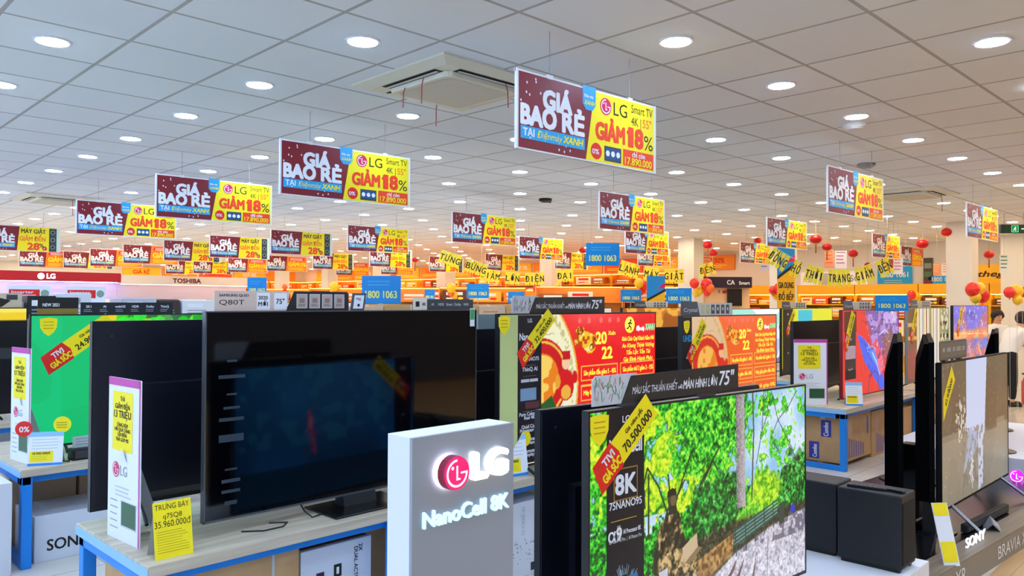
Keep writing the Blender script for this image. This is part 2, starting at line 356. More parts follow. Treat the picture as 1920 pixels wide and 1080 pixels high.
CREAM = mat('#e9e4d0', .5); DARKV = mat('#141414', .6)
def slat_grille(name):
    k = NT(name); tc = k.n('ShaderNodeTexCoord'); sp = k.n('ShaderNodeSeparateXYZ'); k.l(tc.outputs['Object'], sp.inputs[0])
    e = k.math('LESS_THAN', k.math('PINGPONG', sp.outputs[0], .009), .0035); f = k.math('LESS_THAN', k.math('PINGPONG', sp.outputs[1], .009), .0035)
    k.l(k.mix(k.math('MULTIPLY', e, f), hexc('#d6d2c2'), hexc('#8f8c80')), k.b.inputs['Base Color']); return k.m
GRILLE = slat_grille('intake_grille')
def ungrid(x, y): return math.cos(-GRID)*x-math.sin(-GRID)*y, math.sin(-GRID)*x+math.cos(-GRID)*y
def cassette(x, y, label, scale=1):
    t = thing('ac_cassette', label, 'air conditioner', (*grid(x, y), CEIL-.0005), GRID)
    a = .475; b = MB(); i, o = .30, .385
    for s in (0, 1, 2, 3):                       # four frame sides with an outlet slot each
        c, sn = [(1, 0), (0, 1), (-1, 0), (0, -1)][s]
        def R(px, py): return (c*px-sn*py, sn*px+c*py)
        def quad(p, z0, m): b.add([(*R(*q), z0) for q in p], [(3, 2, 1, 0)], m)
        zo, zi = -.012, -.034
        b.add([(*R(-a, -a), zo), (*R(a, -a), zo), (*R(o, -o), zi), (*R(-o, -o), zi)], [(3, 2, 1, 0)], CREAM)
        b.add([(*R(-a, -a), 0), (*R(a, -a), 0), (*R(a, -a), zo), (*R(-a, -a), zo)], [(3, 2, 1, 0)], CREAM)
        b.add([(*R(-o, -o), zi), (*R(o, -o), zi), (*R(i, -i), zi), (*R(-i, -i), zi)], [(3, 2, 1, 0)], CREAM)
        b.add([(*R(-.27, -o+.006), zi-.002), (*R(.27, -o+.006), zi-.002), (*R(.27, -i-.008), zi-.002), (*R(-.27, -i-.008), zi-.002)], [(3, 2, 1, 0)], DARKV)
    b.build('panel', t)
    for s in (0, 1, 2, 3):
        f = MB(); c, sn = [(1, 0), (0, 1), (-1, 0), (0, -1)][s]
        p = [(-.26, -.36), (.26, -.36), (.26, -.335), (-.26, -.335)]
        f.add([(c*q[0]-sn*q[1], sn*q[0]+c*q[1], -.042) for q in p], [(3, 2, 1, 0)], OFFW)
        f.build('flap', t)
    g = MB(); r = .312; k = .06
    pts = []
    for cx, cy, a0 in ((r-k, r-k, 0), (-r+k, r-k, PI/2), (-r+k, -r+k, PI), (r-k, -r+k, 1.5*PI)):
        pts += [(cx+k*math.cos(a0+q*PI/8), cy+k*math.sin(a0+q*PI/8)) for q in range(5)]
    n = len(pts); g.add([(*p, -.034) for p in pts]+[(p[0]*.97, p[1]*.97, -.062) for p in pts], [tuple(range(2*n-1, n-1, -1))]+[(q, q+n, (q+1) % n+n, (q+1) % n)[::-1] for q in range(n)], CREAM)
    gr = g.build('intake_cover', t)
    h = MB(); h.add([(p[0]*.86, p[1]*.86, -.0635) for p in pts], [tuple(range(n-1, -1, -1))], GRILLE); h.build('grille', gr)
    return t
a = cassette(2.666+.6, 2.688+1.2, 'large white cassette air conditioner beside the biggest hanging sign')
STRM = mat('#b03a52', .6)
for k, (dx, dy, L) in enumerate(((-.33, -.1, .16), (-.3, .12, .14), (.12, -.36, .15), (.1, .3, .16))):      # ribbons that blow at the outlets
    b = MB(); b.tube([(dx, dy, -.045), (dx*1.04, dy*1.04, -.09), (dx*1.05, dy*1.05, -.045-L)], .0035, STRM, 5); b.build('ribbon', a)
a2 = cassette(*ungrid(*AC2[0]), 'white cassette air conditioner beyond the third sale sign, far over the left islands')
a3 = cassette(*ungrid(*AC2[1]), 'white cassette air conditioner beside the small upper right sale sign')
for q in (a2, a3): b = MB(); b.tube([(.1, -.36, -.045), (.104, -.37, -.09), (.105, -.37, -.26)], .004, STRM, 5); b.build('ribbon', q)
def detector(px, z, label, m, r=.06):
    x, y = at(px, z); b = MB(); b.lathe([(r*.95, 0), (r, -.02), (r*.6, -.042), (r*.2, -.045)], m, 18); tag(b.build('smoke_detector', loc=(x, y, CEIL), smooth=False), label, 'detector')
detector(1604, 6.15, 'round white smoke detector on the ceiling between downlights', WHITE, .09)
detector(1625, 7.9, 'grey round ceiling speaker above the small sale sign', GREY, .09)
b = MB(); x, y = at(1022, 10.7); b.lathe([(.09, 0), (.09, -.03), (.05, -.05)], BLACK, 14); b.tube([(-.13, -.02, -.035), (.13, .02, -.035)], .012, BLACK, 6)
tag(b.build('wireless_router', loc=(x, y, CEIL)), 'small black device on the ceiling between two hanging signs', 'router')

# ------------------------------------------------------------------ printed marks
def round_logo(b, x, z, r, y, bg, fg):
    b.disc(x, z, r, y, bg, 28); e = y-.0006
    b.arc(x, z, r*.70, r*.84, PI*.5, PI*2, e, fg, 22); b.rect(x+r*.28, x+r*.84, z-.06*r, z+.06*r, e, fg)
    b.rect(x-.07*r, x+.07*r, z-.42*r, z+.45*r, e, fg); b.rect(x-.07*r, x+.25*r, z-.42*r, z-.30*r, e, fg); b.disc(x-.36*r, z+.34*r, r*.11, e, fg, 10)
def walker(b, x, z, r, y, bg, fg):            # running stick figure in a disc
    if bg: b.disc(x, z, r, y, bg, 22)
    y -= .0006; b.disc(x+.18*r, z+.52*r, r*.16, y, fg, 10)
    for p, q in (((.08, .32), (-.1, -.12)), ((.08, .3), (.45, .08)), ((.05, .28), (-.4, .1)), ((-.1, -.1), (.3, -.35)), ((.3, -.35), (.2, -.7)), ((-.1, -.1), (-.3, -.4)), ((-.3, -.4), (-.65, -.45))):
        b.stroke((x+p[0]*r, z+p[1]*r), (x+q[0]*r, z+q[1]*r), r*.17, y, fg)
# hanging sale sign: poster face mesh in its own frame, copied with all parts
SW, SH = 1.13, .40
TRIM = mat('#e8e8ea', .4)
def sign_face(kind):
    b = MB(); W, H = SW, SH; y = -.006
    X = lambda u: -W/2+u*W
    Z = lambda v: H*(1-v)-H
    b.box(-W/2, W/2, -.005, .005, -H, 0, TRIM)
    m = .008
    sp0, sp1 = (.455, .515) if kind == 'L' else (.47, .50)
    b.flat([(X(m), Z(.02)), (X(sp1), Z(.02)), (X(sp0), Z(.98)), (X(m), Z(.98))], y, MAROON)
    b.flat([(X(sp1), Z(.02)), (X(1-m), Z(.02)), (X(1-m), Z(.98)), (X(sp0), Z(.98))], y, ORG if kind == 'O' else YEL)
    y -= .0008; rnd = random.Random(3)
    for i in range(12):
        u, v = (rnd.uniform(.02, .17), rnd.uniform(.05, .45)) if i < 8 else (rnd.uniform(.1, .42), rnd.uniform(.85, .95)); r = .006
        b.flat([(X(u)-r, Z(v)), (X(u), Z(v)-r*1.5), (X(u)+r, Z(v)), (X(u), Z(v)+r*1.5)], y, WHITE)
    b.text('GIÁ', X(.165), Z(.42), .095, y, WHITE, w=.21, bold=.055)
    b.text('BAO', X(.024), Z(.67), .098, y, WHITE, w=.250, bold=.05); b.text('RẺ', X(.292), Z(.67), .098, y, WHITE, w=.165, bold=.05)
    b.rect(X(.02), X(.445), Z(.86), Z(.70), y, CYAN)
    b.text('TẠI', X(.035), Z(.82), .038, y-.0006, WHITE, bold=.03); b.text('Điệnmáy', X(.125), Z(.82), .036, y-.0006, YEL, shear=.2, w=.185, bold=.01); b.text('XANH', X(.295), Z(.82), .036, y-.0006, YEL, shear=.2, w=.155, bold=.035)
    if kind == 'L':
        b.flat([(X(.43), Z(-.03)), (X(.525), Z(-.03)), (X(.525), Z(.22)), (X(.5), Z(.30)), (X(.455), Z(.30)), (X(.43), Z(.22))], y, CYAN)
        b.text('Điện máy', X(.44), Z(.13), .017, y-.0006, WHITE, w=.075); b.text('XANH', X(.44), Z(.23), .024, y-.0006, YEL, w=.09, shear=.2)
        round_logo(b, X(.60), Z(.19), .048, y, PINK, WHITE)
        b.text('LG', X(.66), Z(.28), .075, y, INK, w=.12, bold=.01)
        b.text('Smart TV', X(.80), Z(.18), .048, y, INK, w=.2, bold=.012); b.text('4K |', X(.80), Z(.36), .048, y, INK, w=.09, bold=.012); b.text('55"', X(.895), Z(.36), .05, y, ORG, w=.08, bold=.02)
        b.text('GIẢM', X(.528), Z(.66), .092, y, REDO, w=.245, bold=.045); b.text('1', X(.781), Z(.67), .105, y, REDO, w=.035, bold=.05); b.stroke((X(.768), Z(.50)), (X(.788), Z(.43)), .022, y, REDO); b.text('8', X(.834), Z(.67), .105, y, REDO, w=.068, bold=.05); b.text('%', X(.905), Z(.68), .085, y, INK, w=.085, bold=.0)
        b.disc(X(.53), Z(.84), .046, y, RED, 16); b.text('0%', X(.50), Z(.88), .028, y-.0006, WHITE, w=.055)
        b.rect(X(.59), X(.72), Z(.95), Z(.74), y, DGREY); b.rect(X(.595), X(.715), Z(.92), Z(.76), y-.0006, mat('#1c4a86', .5))
        for u in (.615, .655, .695): b.disc(X(u), Z(.84), .017, y-.001, WHITE, 10)
        b.rect(X(.735), X(.985), Z(.96), Z(.73), y, REDO)
        b.text('chỉ còn', X(.86), Z(.82), .03, y-.0006, WHITE, al='c', w=.12); b.text('17.890.000', X(.86), Z(.94), .042, y-.0006, YEL, al='c', w=.25, bold=.02)
    elif kind == 'M':
        b.text('MÁY GIẶT', X(.52), Z(.27), .065, y, INK, w=.34, bold=.025); b.text('GIẢM ĐẾN', X(.50), Z(.58), .07, y, ORG, w=.36, bold=.03)
        b.text('28', X(.60), Z(.92), .105, y, REDO, w=.16, bold=.04); b.text('%', X(.745), Z(.82), .06, y, INK, w=.06); b.disc(X(.81), Z(.86), .035, y, RED, 12); b.text('0', X(.80), Z(.89), .025, y-.0006, WHITE)
        b.rect(X(.865), X(.96), Z(.98), Z(.04), y-.0004, mat('#1f4a47', .5))
        for v in (.2, .5, .8): b.rect(X(.872), X(.953), Z(v+.13), Z(v-.13), y-.0008, DGREY); b.disc(X(.912), Z(v), .032, y-.0012, GREY, 12); b.disc(X(.912), Z(v), .022, y-.0016, BLACK, 10)
        b.rect(X(.96), X(.992), Z(.98), Z(.02), y-.0004, mat('#cfe9d2', .5))
    else:
        b.rect(X(.54), X(.94), Z(.28), Z(.1), y, RED); b.lines(X(.57), X(.91), Z(.14), .03, 2, .014, y-.0006, WHITE)
        b.text('GIẢM', X(.53), Z(.66), .105, y, YEL, w=.28, bold=.035); b.text('10%', X(.79), Z(.66), .1, y, YEL, w=.21, bold=.03)
        b.lines(X(.53), X(.97), Z(.74), .028, 3, .012, y, YEL)
    return b
SIGNS = {}
def hang_sign(px, X, kind, label, top=2.868, rot=-.05):
    Y = onX(px, X)
    c = Vector((X+math.cos(rot)*SW/2, Y+math.sin(rot)*SW/2, top))
    if kind not in SIGNS:
        t = thing('hanging_sale_sign', label, 'hanging sign', c, rot, 'sale signs hanging from the ceiling'); SIGNS[kind] = t
        sign_face(kind).build('poster', t)
        b = MB(); b.box(-SW/2-.006, SW/2+.006, .0, .012, -.012, .004, TRIM); b.box(SW/2-.004, SW/2+.006, -.008, .008, -SH, .004, TRIM); b.box(-SW/2-.006, -SW/2+.004, -.008, .008, -SH, .004, TRIM); b.build('clear_frame', t)
        for s in (-.33, .33):
            w_ = MB(); w_.tube([(s, 0, -.006), (s, 0, CEIL-top)], .0022, GREY, 5); w_.box(s-.02, s+.02, -.008, .008, -.01, .012, TRIM); w_.build('cable', t)
    else: t = dup(SIGNS[kind], label, c, rot, 'sale signs hanging from the ceiling')
    return t
for px, X, k, lb in (
    (967, 2.80, 'L', 'largest maroon and yellow TV sale sign, hanging next to the cassette air conditioner'),
    (523, 2.85, 'L', 'second largest maroon and yellow TV sale sign, hanging over the dark middle screen'),
    (290, 2.85, 'L', 'third largest TV sale sign, overlapping the fourth on its left'),
    (141, 2.95, 'L', 'fourth TV sale sign in the left line, partly covered by the third'),
    (-45, 2.83, 'M', 'washer sale sign cut by the left photo border'),
    (1552, 6.6, 'L', 'TV sale sign hanging before the upper right air conditioner'),
    (1123, 6.5, 'L', 'TV sale sign hanging below and right of the largest sign'),
    (847, 6.7, 'L', 'TV sale sign with a glare streak, hanging over the yellow letter pennants'),
    (651, 6.8, 'L', 'darker shaded TV sale sign hanging over the big blue hotline sign'),
    (507, 6.4, 'M', 'largest washer sale sign, left of the darker shaded TV sale sign'),
    (392, 6.2, 'M', 'second largest washer sale sign, over the white fascia end'),
    (306, 6.1, 'M', 'third washer sale sign, over the white fascia lettering'),
    (230, 6.0, 'O', 'maroon and orange discount sign above the white fascia start'),
    (168, 6.0, 'O', 'maroon and orange discount sign above the red fascia end'),
    (118, 5.9, 'M', 'small washer sale sign above the red fascia, next to the orange one'),
    (73, 5.5, 'M', 'small washer sale sign right above the round white fascia logo'),
    (35, 5.0, 'O', 'small orange discount sign above the red fascia, furthest left'),
    (1813, 10.1, 'L', 'TV sale sign hanging beside the green exit sign'),
    (1438, 10.05, 'L', 'TV sale sign hanging before the banner column, above the pennants'),
    (1172, 10.0, 'L', 'TV sale sign hanging right behind the blue hanging hotline sign'),
    (973, 10.05, 'L', 'small TV sale sign left of the blue hanging hotline sign'),
    (1636, 13.5, 'L', 'faint TV sale sign among the red lanterns, over pennant end'),
    (1388, 13.8, 'L', 'TV sale sign beside the paired red lanterns'),
    (1196, 13.6, 'L', 'lower small TV sale sign under another, right of the blue hanging sign'),
    (1040, 13.6, 'M', 'small washer sale sign touching the blue hanging sign from the left'),
    (910, 13.2, 'M', 'small washer sale sign between the two yellow pennant words'),
    (805, 13.0, 'M', 'small washer sale sign at the left pennant start'),
    (693, 10.2, 'M', 'washer sale sign right below the darker shaded TV sale sign'),
    (586, 10.1, 'M', 'washer sale sign partly behind the largest washer sign, right end showing'),
    (500, 10.0, 'O', 'orange discount sign below the largest washer sale sign'),
    (427, 9.8, 'O', 'orange discount sign below the second largest washer sign'),
    (362, 9.6, 'M', 'tiny washer sign over the white fascia lettering'),
    (310, 9.2, 'M', 'tiny washer sign over the white fascia, left of the lettering'),
    (714, 13.4, 'O', 'orange discount sign peeking out under the right washer sign'),
    (630, 13.0, 'O', 'orange discount sign deep in the shop above the white columns'),
    (1690, 16.9, 'O', 'orange poster sign hanging among lanterns near the wide pillar'),
    (1290, 16.9, 'O', 'orange sign hanging behind the paired red lanterns')):
    hang_sign(px, X, k, lb)

# ------------------------------------------------------------------ pictures
def pic_park():
    P = Pic(600, 336, '#a9d0f2'); U, V = P.U, P.V; n1, n2, n3, n4, n5 = (P.noise(k, i+1) for i, k in enumerate((7, 18, 42, 85, 150))); fine = n3*.35+n4*.40+n5*.25; t = n1*.5+n2*.35+n3*.15
    def ramp(v, *st):
        st = [(p, P.c(c)) for p, c in st]; return np.stack([np.interp(v, [p for p, _ in st], [c[i] for _, c in st]) for i in range(3)], -1)
    def fill(m, col, op=1.0): k = (np.clip(m, 0, 1)*op)[..., None]; P.a = P.a*(1-k)+col*k
    soft = lambda v, e0, e1: np.clip((v-e0)/(e1-e0), 0, 1)
    fill(np.ones_like(U), ramp(t, (.3, '#8fc2f0'), (.6, '#cfe4fb'), (.8, '#eef4fc')))
    GRN = lambda v: ramp(v, (.25, '#04360a'), (.40, '#0d7a16'), (.52, '#22c024'), (.64, '#63e236'), (.80, '#c8f45a'))
    DRK = lambda v: ramp(v, (.25, '#03220a'), (.45, '#0b5a18'), (.58, '#1c9a30'), (.72, '#54c850'), (.85, '#a8e684'))
    YLW = lambda v: ramp(v, (.25, '#5aa812'), (.45, '#a4e01c'), (.62, '#dcf02c'), (.80, '#f6f66a'))
    d = n2*.45+n3*.3+n4*.25
    fill(soft(d+.16*(U < .58)-.25*V-.05*(U > .6), .42, .47)*(V < .48), GRN(fine))
    fill(soft(n2*.6+n3*.4-.9*np.hypot((U-.32)*1.2, V-.22), .26, .34), YLW(fine)); fill(soft(n2*.6+n3*.4-1.6*np.hypot(U-.47, V-.16), .34, .42), YLW(fine), .9)
    fill(soft(.34+.12*(n1-.5)+.14*(n3-.5)-np.hypot((U-.50)*1.6, (V-.04)*1.0), 0, .03), GRN(fine*1.04-.02), .95)
    for a in ([(.29, .66), (.34, .42), (.40, .24)], [(.38, .64), (.44, .40), (.53, .24)], [(.26, .60), (.31, .44), (.30, .32)], [(.30, .5), (.26, .36), (.215, .27), (.20, .34), (.205, .44)], [(.45, .4), (.50, .30), (.52, .34)], [(.34, .42), (.37, .36)], [(.22, .3), (.22, .62)]): P.path(a, .011, '#20301c', .9)
    fill(soft(V-(.47+.05*np.sin(U*9)+.10*(n2-.5)+.05*(n4-.5)), 0, .02), GRN(fine*.98-.06))
    fill(soft(V-(.36+.10*(n2-.5)+.5*np.abs(U-.54)), 0, .03)*(U > .40)*(U < .66), DRK(fine)); fill(soft(V-(.33+.16*(n2-.5)+1.6*np.clip(.90-U, 0, 1)), 0, .03), DRK(fine))
    fill(soft(V-(.36+.14*(n2-.5)+2.0*np.abs(U-.75)), 0, .03), ramp(fine, (.3, '#2a8a16'), (.5, '#62c82c'), (.7, '#b4ec44'))); fill(soft(.10-np.hypot(U-.775, V-.50), 0, .03), YLW(fine-.05), .8)
    fill(((U > .612+.01*V) & (U < .655+.012*V) & (V < .56)).astype(float), ramp(n5*.5+(U-.612)*9, (.2, '#6d666c'), (.5, '#aaa2a8'), (.8, '#c4bcc0')))
    P.path([(.70, 0), (.705, .2), (.695, .52)], .012, '#4a4a3e')
    for a in ([(.80, .0), (.84, .16), (.93, .34)], [(.84, .16), (.90, .10), (.95, .02)], [(.76, .0), (.75, .2), (.72, .36)], [(.75, .2), (.79, .1)], [(.84, .16), (.80, .24), (.85, .34)], [(.90, .3), (.97, .42)]): P.path(a, .006, '#3c4638')
    fill(soft(V-(.60+.16*np.clip(.62-U, 0, 1)), 0, .03)*(U > .40), ramp(fine, (.3, '#1c2416'), (.6, '#4a4632'), (.8, '#7a7a54')))
    P.poly([(.43, .745), (.60, .67), (.60, .77), (.44, .87)], '#8a6534'); fill(((U > .43) & (U < .60) & (V > .935-.44*U) & (V < 1.09-.53*U)).astype(float), ramp(n3*.6+n4*.4, (.3, '#6a4a26'), (.5, '#a07a42'), (.7, '#c29a5c')))
    edge = np.where(U < .60, .90-.72*(U-.42), np.where(U < .80, .77-.40*(U-.60), .69-.175*(U-.80))); g = soft(V-edge, 0, .012)*(U > .33)
    fill(g, ramp(n3*.3+n4*.4+n5*.3, (.25, '#8f8b9e'), (.42, '#b9b5c6'), (.55, '#d2cfdd'), (.75, '#efedf6')))
    fill(g*soft(n2*.4+n3*.6+.35*(U-.75), .56, .62)*(V < .78), np.broadcast_to(P.c('#5f5c72'), P.a.shape), .8)
    for q in ([(.62, .80), (.58, .86), (.46, 1), (.50, 1), (.60, .86)], [(.66, .80), (.60, .92), (.555, 1), (.575, 1), (.63, .9)], [(.72, .80), (.70, .9), (.672, 1), (.684, 1), (.71, .9)]): P.poly(q, '#6e4a44', .9)
    for q in ([(.54, .86), (.40, 1), (.43, 1), (.55, .87)], [(.78, .74), (.775, 1), (.779, 1), (.784, .74)]): P.poly(q, '#8d8794')
    for k in range(5): P.line((.605, .665+k*.018), (.835, .575+k*.018), .009, '#1e5a52')
    for k in range(4): P.line((.605, .674+k*.018), (.835, .584+k*.018), .004, '#8fb8b0')
    for u in (.61, .66, .71, .76, .81): P.line((u, .66-(u-.6)*.39), (u+.004, .79-(u-.6)*.40), .009, '#24453e')
    P.poly([(.845, .60), (.875, .59), (.875, .70), (.845, .71)], '#33423c'); P.ell(.925, .645, .013, .024, '#2a34d8')
    # seated bronze figure with a book on a stone block
    fill(((U > .17) & (U < .42) & (V > 1.02-.5*U+.02*n2) & (V > .80)).astype(float), ramp(n3*.5+n4*.5, (.3, '#7a3a28'), (.5, '#a45c44'), (.7, '#c88464')))
    br = lambda v: ramp(v, (.3, '#1e1f14'), (.48, '#4a4228'), (.6, '#8a7448'), (.75, '#d2b684')); tex = n3*.45+n4*.4+n5*.15+.18*(np.sin(U*150+6*V+5*n2)*.5)
    def blob(pts, sh=0):
        q = Pic.__new__(Pic); q.w, q.h, q.U, q.V, q.asp = P.w, P.h, U+.012*(n3-.5), V+.02*(n2-.5), P.asp; q.a = np.zeros_like(P.a); q.poly(pts, (1., 1., 1.)); fill(q.a[..., 0], br(tex+sh))
    blob([(.25, .60), (.275, .52), (.31, .485), (.34, .50), (.37, .60), (.39, .70), (.35, .78), (.27, .78), (.235, .72)], -.08); blob([(.25, .68), (.33, .66), (.42, .70), (.435, .84), (.43, .93), (.385, .97), (.36, .84), (.34, .97), (.28, .99), (.275, .86), (.24, .82)], .10)
    P.ell(.318, .43, .020, .048, '#3a3826'); P.ell(.322, .435, .012, .03, '#6a5a3a'); P.poly([(.298, .39), (.332, .385), (.337, .415), (.295, .42)], '#1c1d14'); P.poly([(.305, .46), (.335, .46), (.34, .50), (.30, .50)], '#2a281a')
    P.poly([(.36, .665), (.425, .615), (.43, .68), (.372, .735)], '#c9b292'); P.poly([(.372, .735), (.43, .68), (.45, .69), (.39, .75)], '#8a7450')
    P.poly([(.262, .74), (.298, .73), (.30, .86), (.27, .88)], '#cfd6ea', .9); P.poly([(.205, .87), (.26, .83), (.265, .87), (.215, .90)], '#2a281a')
    return P
def pic_newyear(red='#ee1c1f', red2='#f5333f', cream='#f1efc8', tint=None, w=260):
    P = Pic(w, int(w*.5625), red); n = P.noise(7, 4); P.put(n > .66, red2, .35); P.glow(.55, .0, .25, .1, '#ff6a6a', .6)
    P.ell(0, .5, .452, .765, '#e8b23a'); P.ell(0, .5, .442, .75, cream)
    ring = (P.U/.442)**2+((P.V-.5)/.75)**2; P.put((ring > .82) & (ring < .93) & (P.noise(50, 9) > .52), '#cdbf8a')
    P.put((ring < .7) & (np.abs(P.noise(10, 5)-.5) < .03), '#c2b48e'); P.glow(.3, .85, .14, .2, '#dfe6ee', .9)
    P.ell(.235, .44, .155, .275, '#c41018'); P.ell(.235, .44, .145, .258, '#f0c04a'); P.ell(.235, .44, .135, .24, '#c8141a'); P.ell(.235, .44, .095, .17, '#e8801a')
    P.put((((P.U-.235)/.09)**2+((P.V-.44)/.16)**2 < 1) & (P.noise(22, 6) > .52), '#f6d060')
    P.ell(.375, .50, .05, .11, '#d3161c'); P.ell(.375, .345, .026, .046, '#f2c9a0'); P.rect(.352, .26, .40, .325, '#c4121a'); P.ell(.43, .45, .016, .045, '#d3161c'); P.ell(.325, .47, .016, .05, '#e8a030'); P.ell(.375, .55, .03, .05, '#eab040')
    P.poly([(.20, .64), (.29, .56), (.32, .66), (.25, .74)], '#1f5a24'); P.ell(.285, .74, .045, .07, '#8fc43a'); P.ell(.24, .85, .06, .08, '#4a8a2a')
    g1, g2 = P.noise(16, 41), P.noise(34, 42); bl = np.exp(-((P.U-.465)/.045)**2-((P.V-.17)/.08)**2)+np.exp(-((P.U-.535)/.045)**2-((P.V-.22)/.08)**2)
    P.put(bl*(.6+.8*g1) > .42, '#f2c51c'); P.put((bl*(.6+.8*g1) > .42) & (g2 > .64), '#c8401a'); P.put((bl > .5) & (g2 < .28), '#fbe68a'); P.put((bl > .45) & (np.abs(g1-.5) < .035), '#7a2a10')
    for u in (.46, .52, .66, .72, .60): P.ell(u, .05, .010, .02, '#ff8a80', .7)
    for v in (.38, .52, .66, .80):
        for u0, u1 in ((.47, .715), (.735, .99)):
            P.rect(u0, v-.004, u1, v+.004, '#f6cf5a'); P.rect(u0, v+.10, u1, v+.108, '#f6cf5a'); P.rect(u0, v, u0+.004, v+.10, '#f6cf5a'); P.rect(u1-.004, v, u1, v+.10, '#f6cf5a')
    if tint: P.a = P.a*.72+P.c(tint)*.28
    return P
def pic_green():
    P = Pic(220, 124, '#12c47a'); P.put(P.U > .12, '#10c070'); P.put(P.noise(3, 2, .4) > .5, '#0fb86c', .6)
    P.poly([(.28, 0), (.345, 0), (.50, 1), (.46, 1)], '#0c7a4c', .8); P.poly([(.345, 0), (.37, 0), (.53, 1), (.50, 1)], '#19d888', .8)
    P.poly([(.62, 0), (.64, 0), (.72, 1), (.70, 1)], '#0c8a54', .8)
    m = (P.V < .17) & (P.U > .33); P.put(m, '#2f6a3e'); r = random.Random(5)
    for i in range(60):
        u, v = r.uniform(.33, 1), r.uniform(0, .16); P.ell(u, v, .028, .05, r.choice(['#17e01a', '#3cf02c', '#b8ea1e', '#0c9a20', '#2cff2a', '#5a8a5a']), .8)
    P.poly([(.30, 0), (.34, 0), (.32, .14), (.29, .12)], '#e8d21c')
    return P
def pic_heroic():
    P = Pic(260, 146, '#e40f16'); n, n2, n3 = P.noise(5, 11), P.noise(12, 3), P.noise(30, 8)
    def lay(m, c, op=1): P.put(np.clip(m, 0, 1), c, op)
    top = np.clip((.62-P.V-.5*np.clip(.55-P.U, 0, 1))*8, 0, 1)*np.clip((P.U-.33-.35*P.V)*14, 0, 1); lay(top, '#7a48b4'); lay(top*(n2-.45)*6, '#a88ae0'); lay(top*(n-.55)*6, '#c03a5c'); lay(top*(n3-.6)*8, '#3c2a78', .8)
    P.poly([(.24, .28), (.34, .33), (.48, .46), (.60, .60), (.74, .95), (.66, 1), (.50, .80), (.36, .62), (.28, .42)], '#1a56f0'); P.poly([(.42, .5), (.56, .48), (.68, .7), (.56, .68)], '#3c8cfa'); P.poly([(.50, .42), (.58, .34), (.68, .58), (.60, .64)], '#e0406c'); P.poly([(.58, .62), (.68, .56), (.72, .72), (.64, .80)], '#f06a8a')
    P.poly([(.66, .36), (.84, .22), (.94, .42), (.80, .62)], '#7e4a50', .85); P.rect(.70, .03, .96, .17, '#cdb2f2', .8); lay((np.abs(n2-.5) < .03)*(P.U > .3)*(P.V < .8), '#2c1a52', .7)
    P.path([(.50, .52), (.57, .64), (.63, .80)], .014, '#eaf0ff'); P.path([(.40, .46), (.50, .44), (.56, .50)], .016, '#7ac0ff', .8); P.path([(.62, .31), (.74, .25), (.80, .30)], .010, '#f4eaff')
    P.path([(.42, 1), (.44, .82), (.53, .74), (.60, .80), (.61, .98)], .02, '#6a1a5c'); lay((n3-.78)*12*(P.V < .5)*(P.U > .4), '#ffffff', .7)
    return P
def pic_stripes():
    P = Pic(180, 100, '#b89a5a'); cols = ['#e6e2da', '#c8a060', '#f2f0ea', '#9ab0c8', '#d8b070', '#efe8d8', '#8a5a3a', '#e9eef4', '#c09050', '#5a7a4a']
    for i in range(16): P.rect(.22+i*.034, 0, .22+i*.034+.026, 1, cols[i % 10])
    P.rect(.0, 0, .2, 1, '#5a3a20'); P.rect(.78, 0, 1, 1, '#8a8a5a')
    for v in (.2, .38, .62): P.rect(.78, v, 1, v+.06, '#3a2a1a'); P.rect(0, v, .2, v+.05, '#c8a060')
    P.rect(0, .55, .2, .95, '#8a2a20'); P.put((P.U > .8) & (P.noise(24, 8) > .55), '#d8d0b0'); return P
def pic_sunset():
    P = Pic(220, 124, '#5a5ad0'); n, n2, n3 = P.noise(4, 21), P.noise(10, 3), P.noise(26, 5)
    def lay(m, c, op=1): P.put(np.clip(m, 0, 1), c, op)
    lay((.34-P.V)*9+n, '#6462dc'); lay((n-.45)*5*(P.V < .36), '#c8606a', .8); P.rect(.30, .09, .60, .22, '#4446bc'); lay((n2-.5)*6*(P.V > .14)*(P.V < .34), '#9a78d8', .7)
    lay((.10-np.abs(P.V-.43))*14, '#f4a452'); lay((n2-.52)*7*(P.V > .33)*(P.V < .56), '#d86a44', .8); P.line((0, .40), (1, .44), .012, '#ffe0a0', .7)
    lay((P.V-.56)*9, '#c86a6a'); lay((n-.42)*5*(P.V > .54), '#5070d8', .9); lay((n2-.55)*8*(P.V > .56), '#e87860', .9); lay((n3-.62)*9*(P.V > .5), '#3a4aa8', .7)
    for u in (.42, .70): P.path([(u, .60), (u+.06, .74), (u+.03, .96)], .02, '#e6ecff', .7)
    lay((n3-.80)*12, '#ffffff', .6); return P
def pic_sea():
    P = Pic(200, 112, '#0a3468'); n, n2 = P.noise(4, 5), P.noise(14, 6); P.put(np.clip((n-.25)*2, 0, 1), '#0f5698', .9); P.glow(.6, .2, .5, .5, '#2388cc', .7); P.put((n2 > .6) & (P.V < .6), '#3aa0c8', .35); P.put(P.V > .75, '#08283f', .7)
    P.path([(.63, .36), (.615, .50), (.60, .68)], .022, '#c8306a'); P.ell(.625, .44, .012, .05, '#e86a90'); P.put((P.noise(40, 3) > .72) & (P.U > .57) & (P.U < .66) & (P.V > .33) & (P.V < .7), '#d84a80', .5); return P
def pic_cloud(): 
    P = Pic(120, 68, '#e8eef8'); n = P.noise(6, 4); P.put(n > .5, '#b8c8e8'); P.put(n < .32, '#6a78a8'); P.rect(0, 0, 1, .2, '#f4f8ff'); P.put((P.noise(5, 8) > .55) & (P.V < .3), '#a8e8d8'); return P
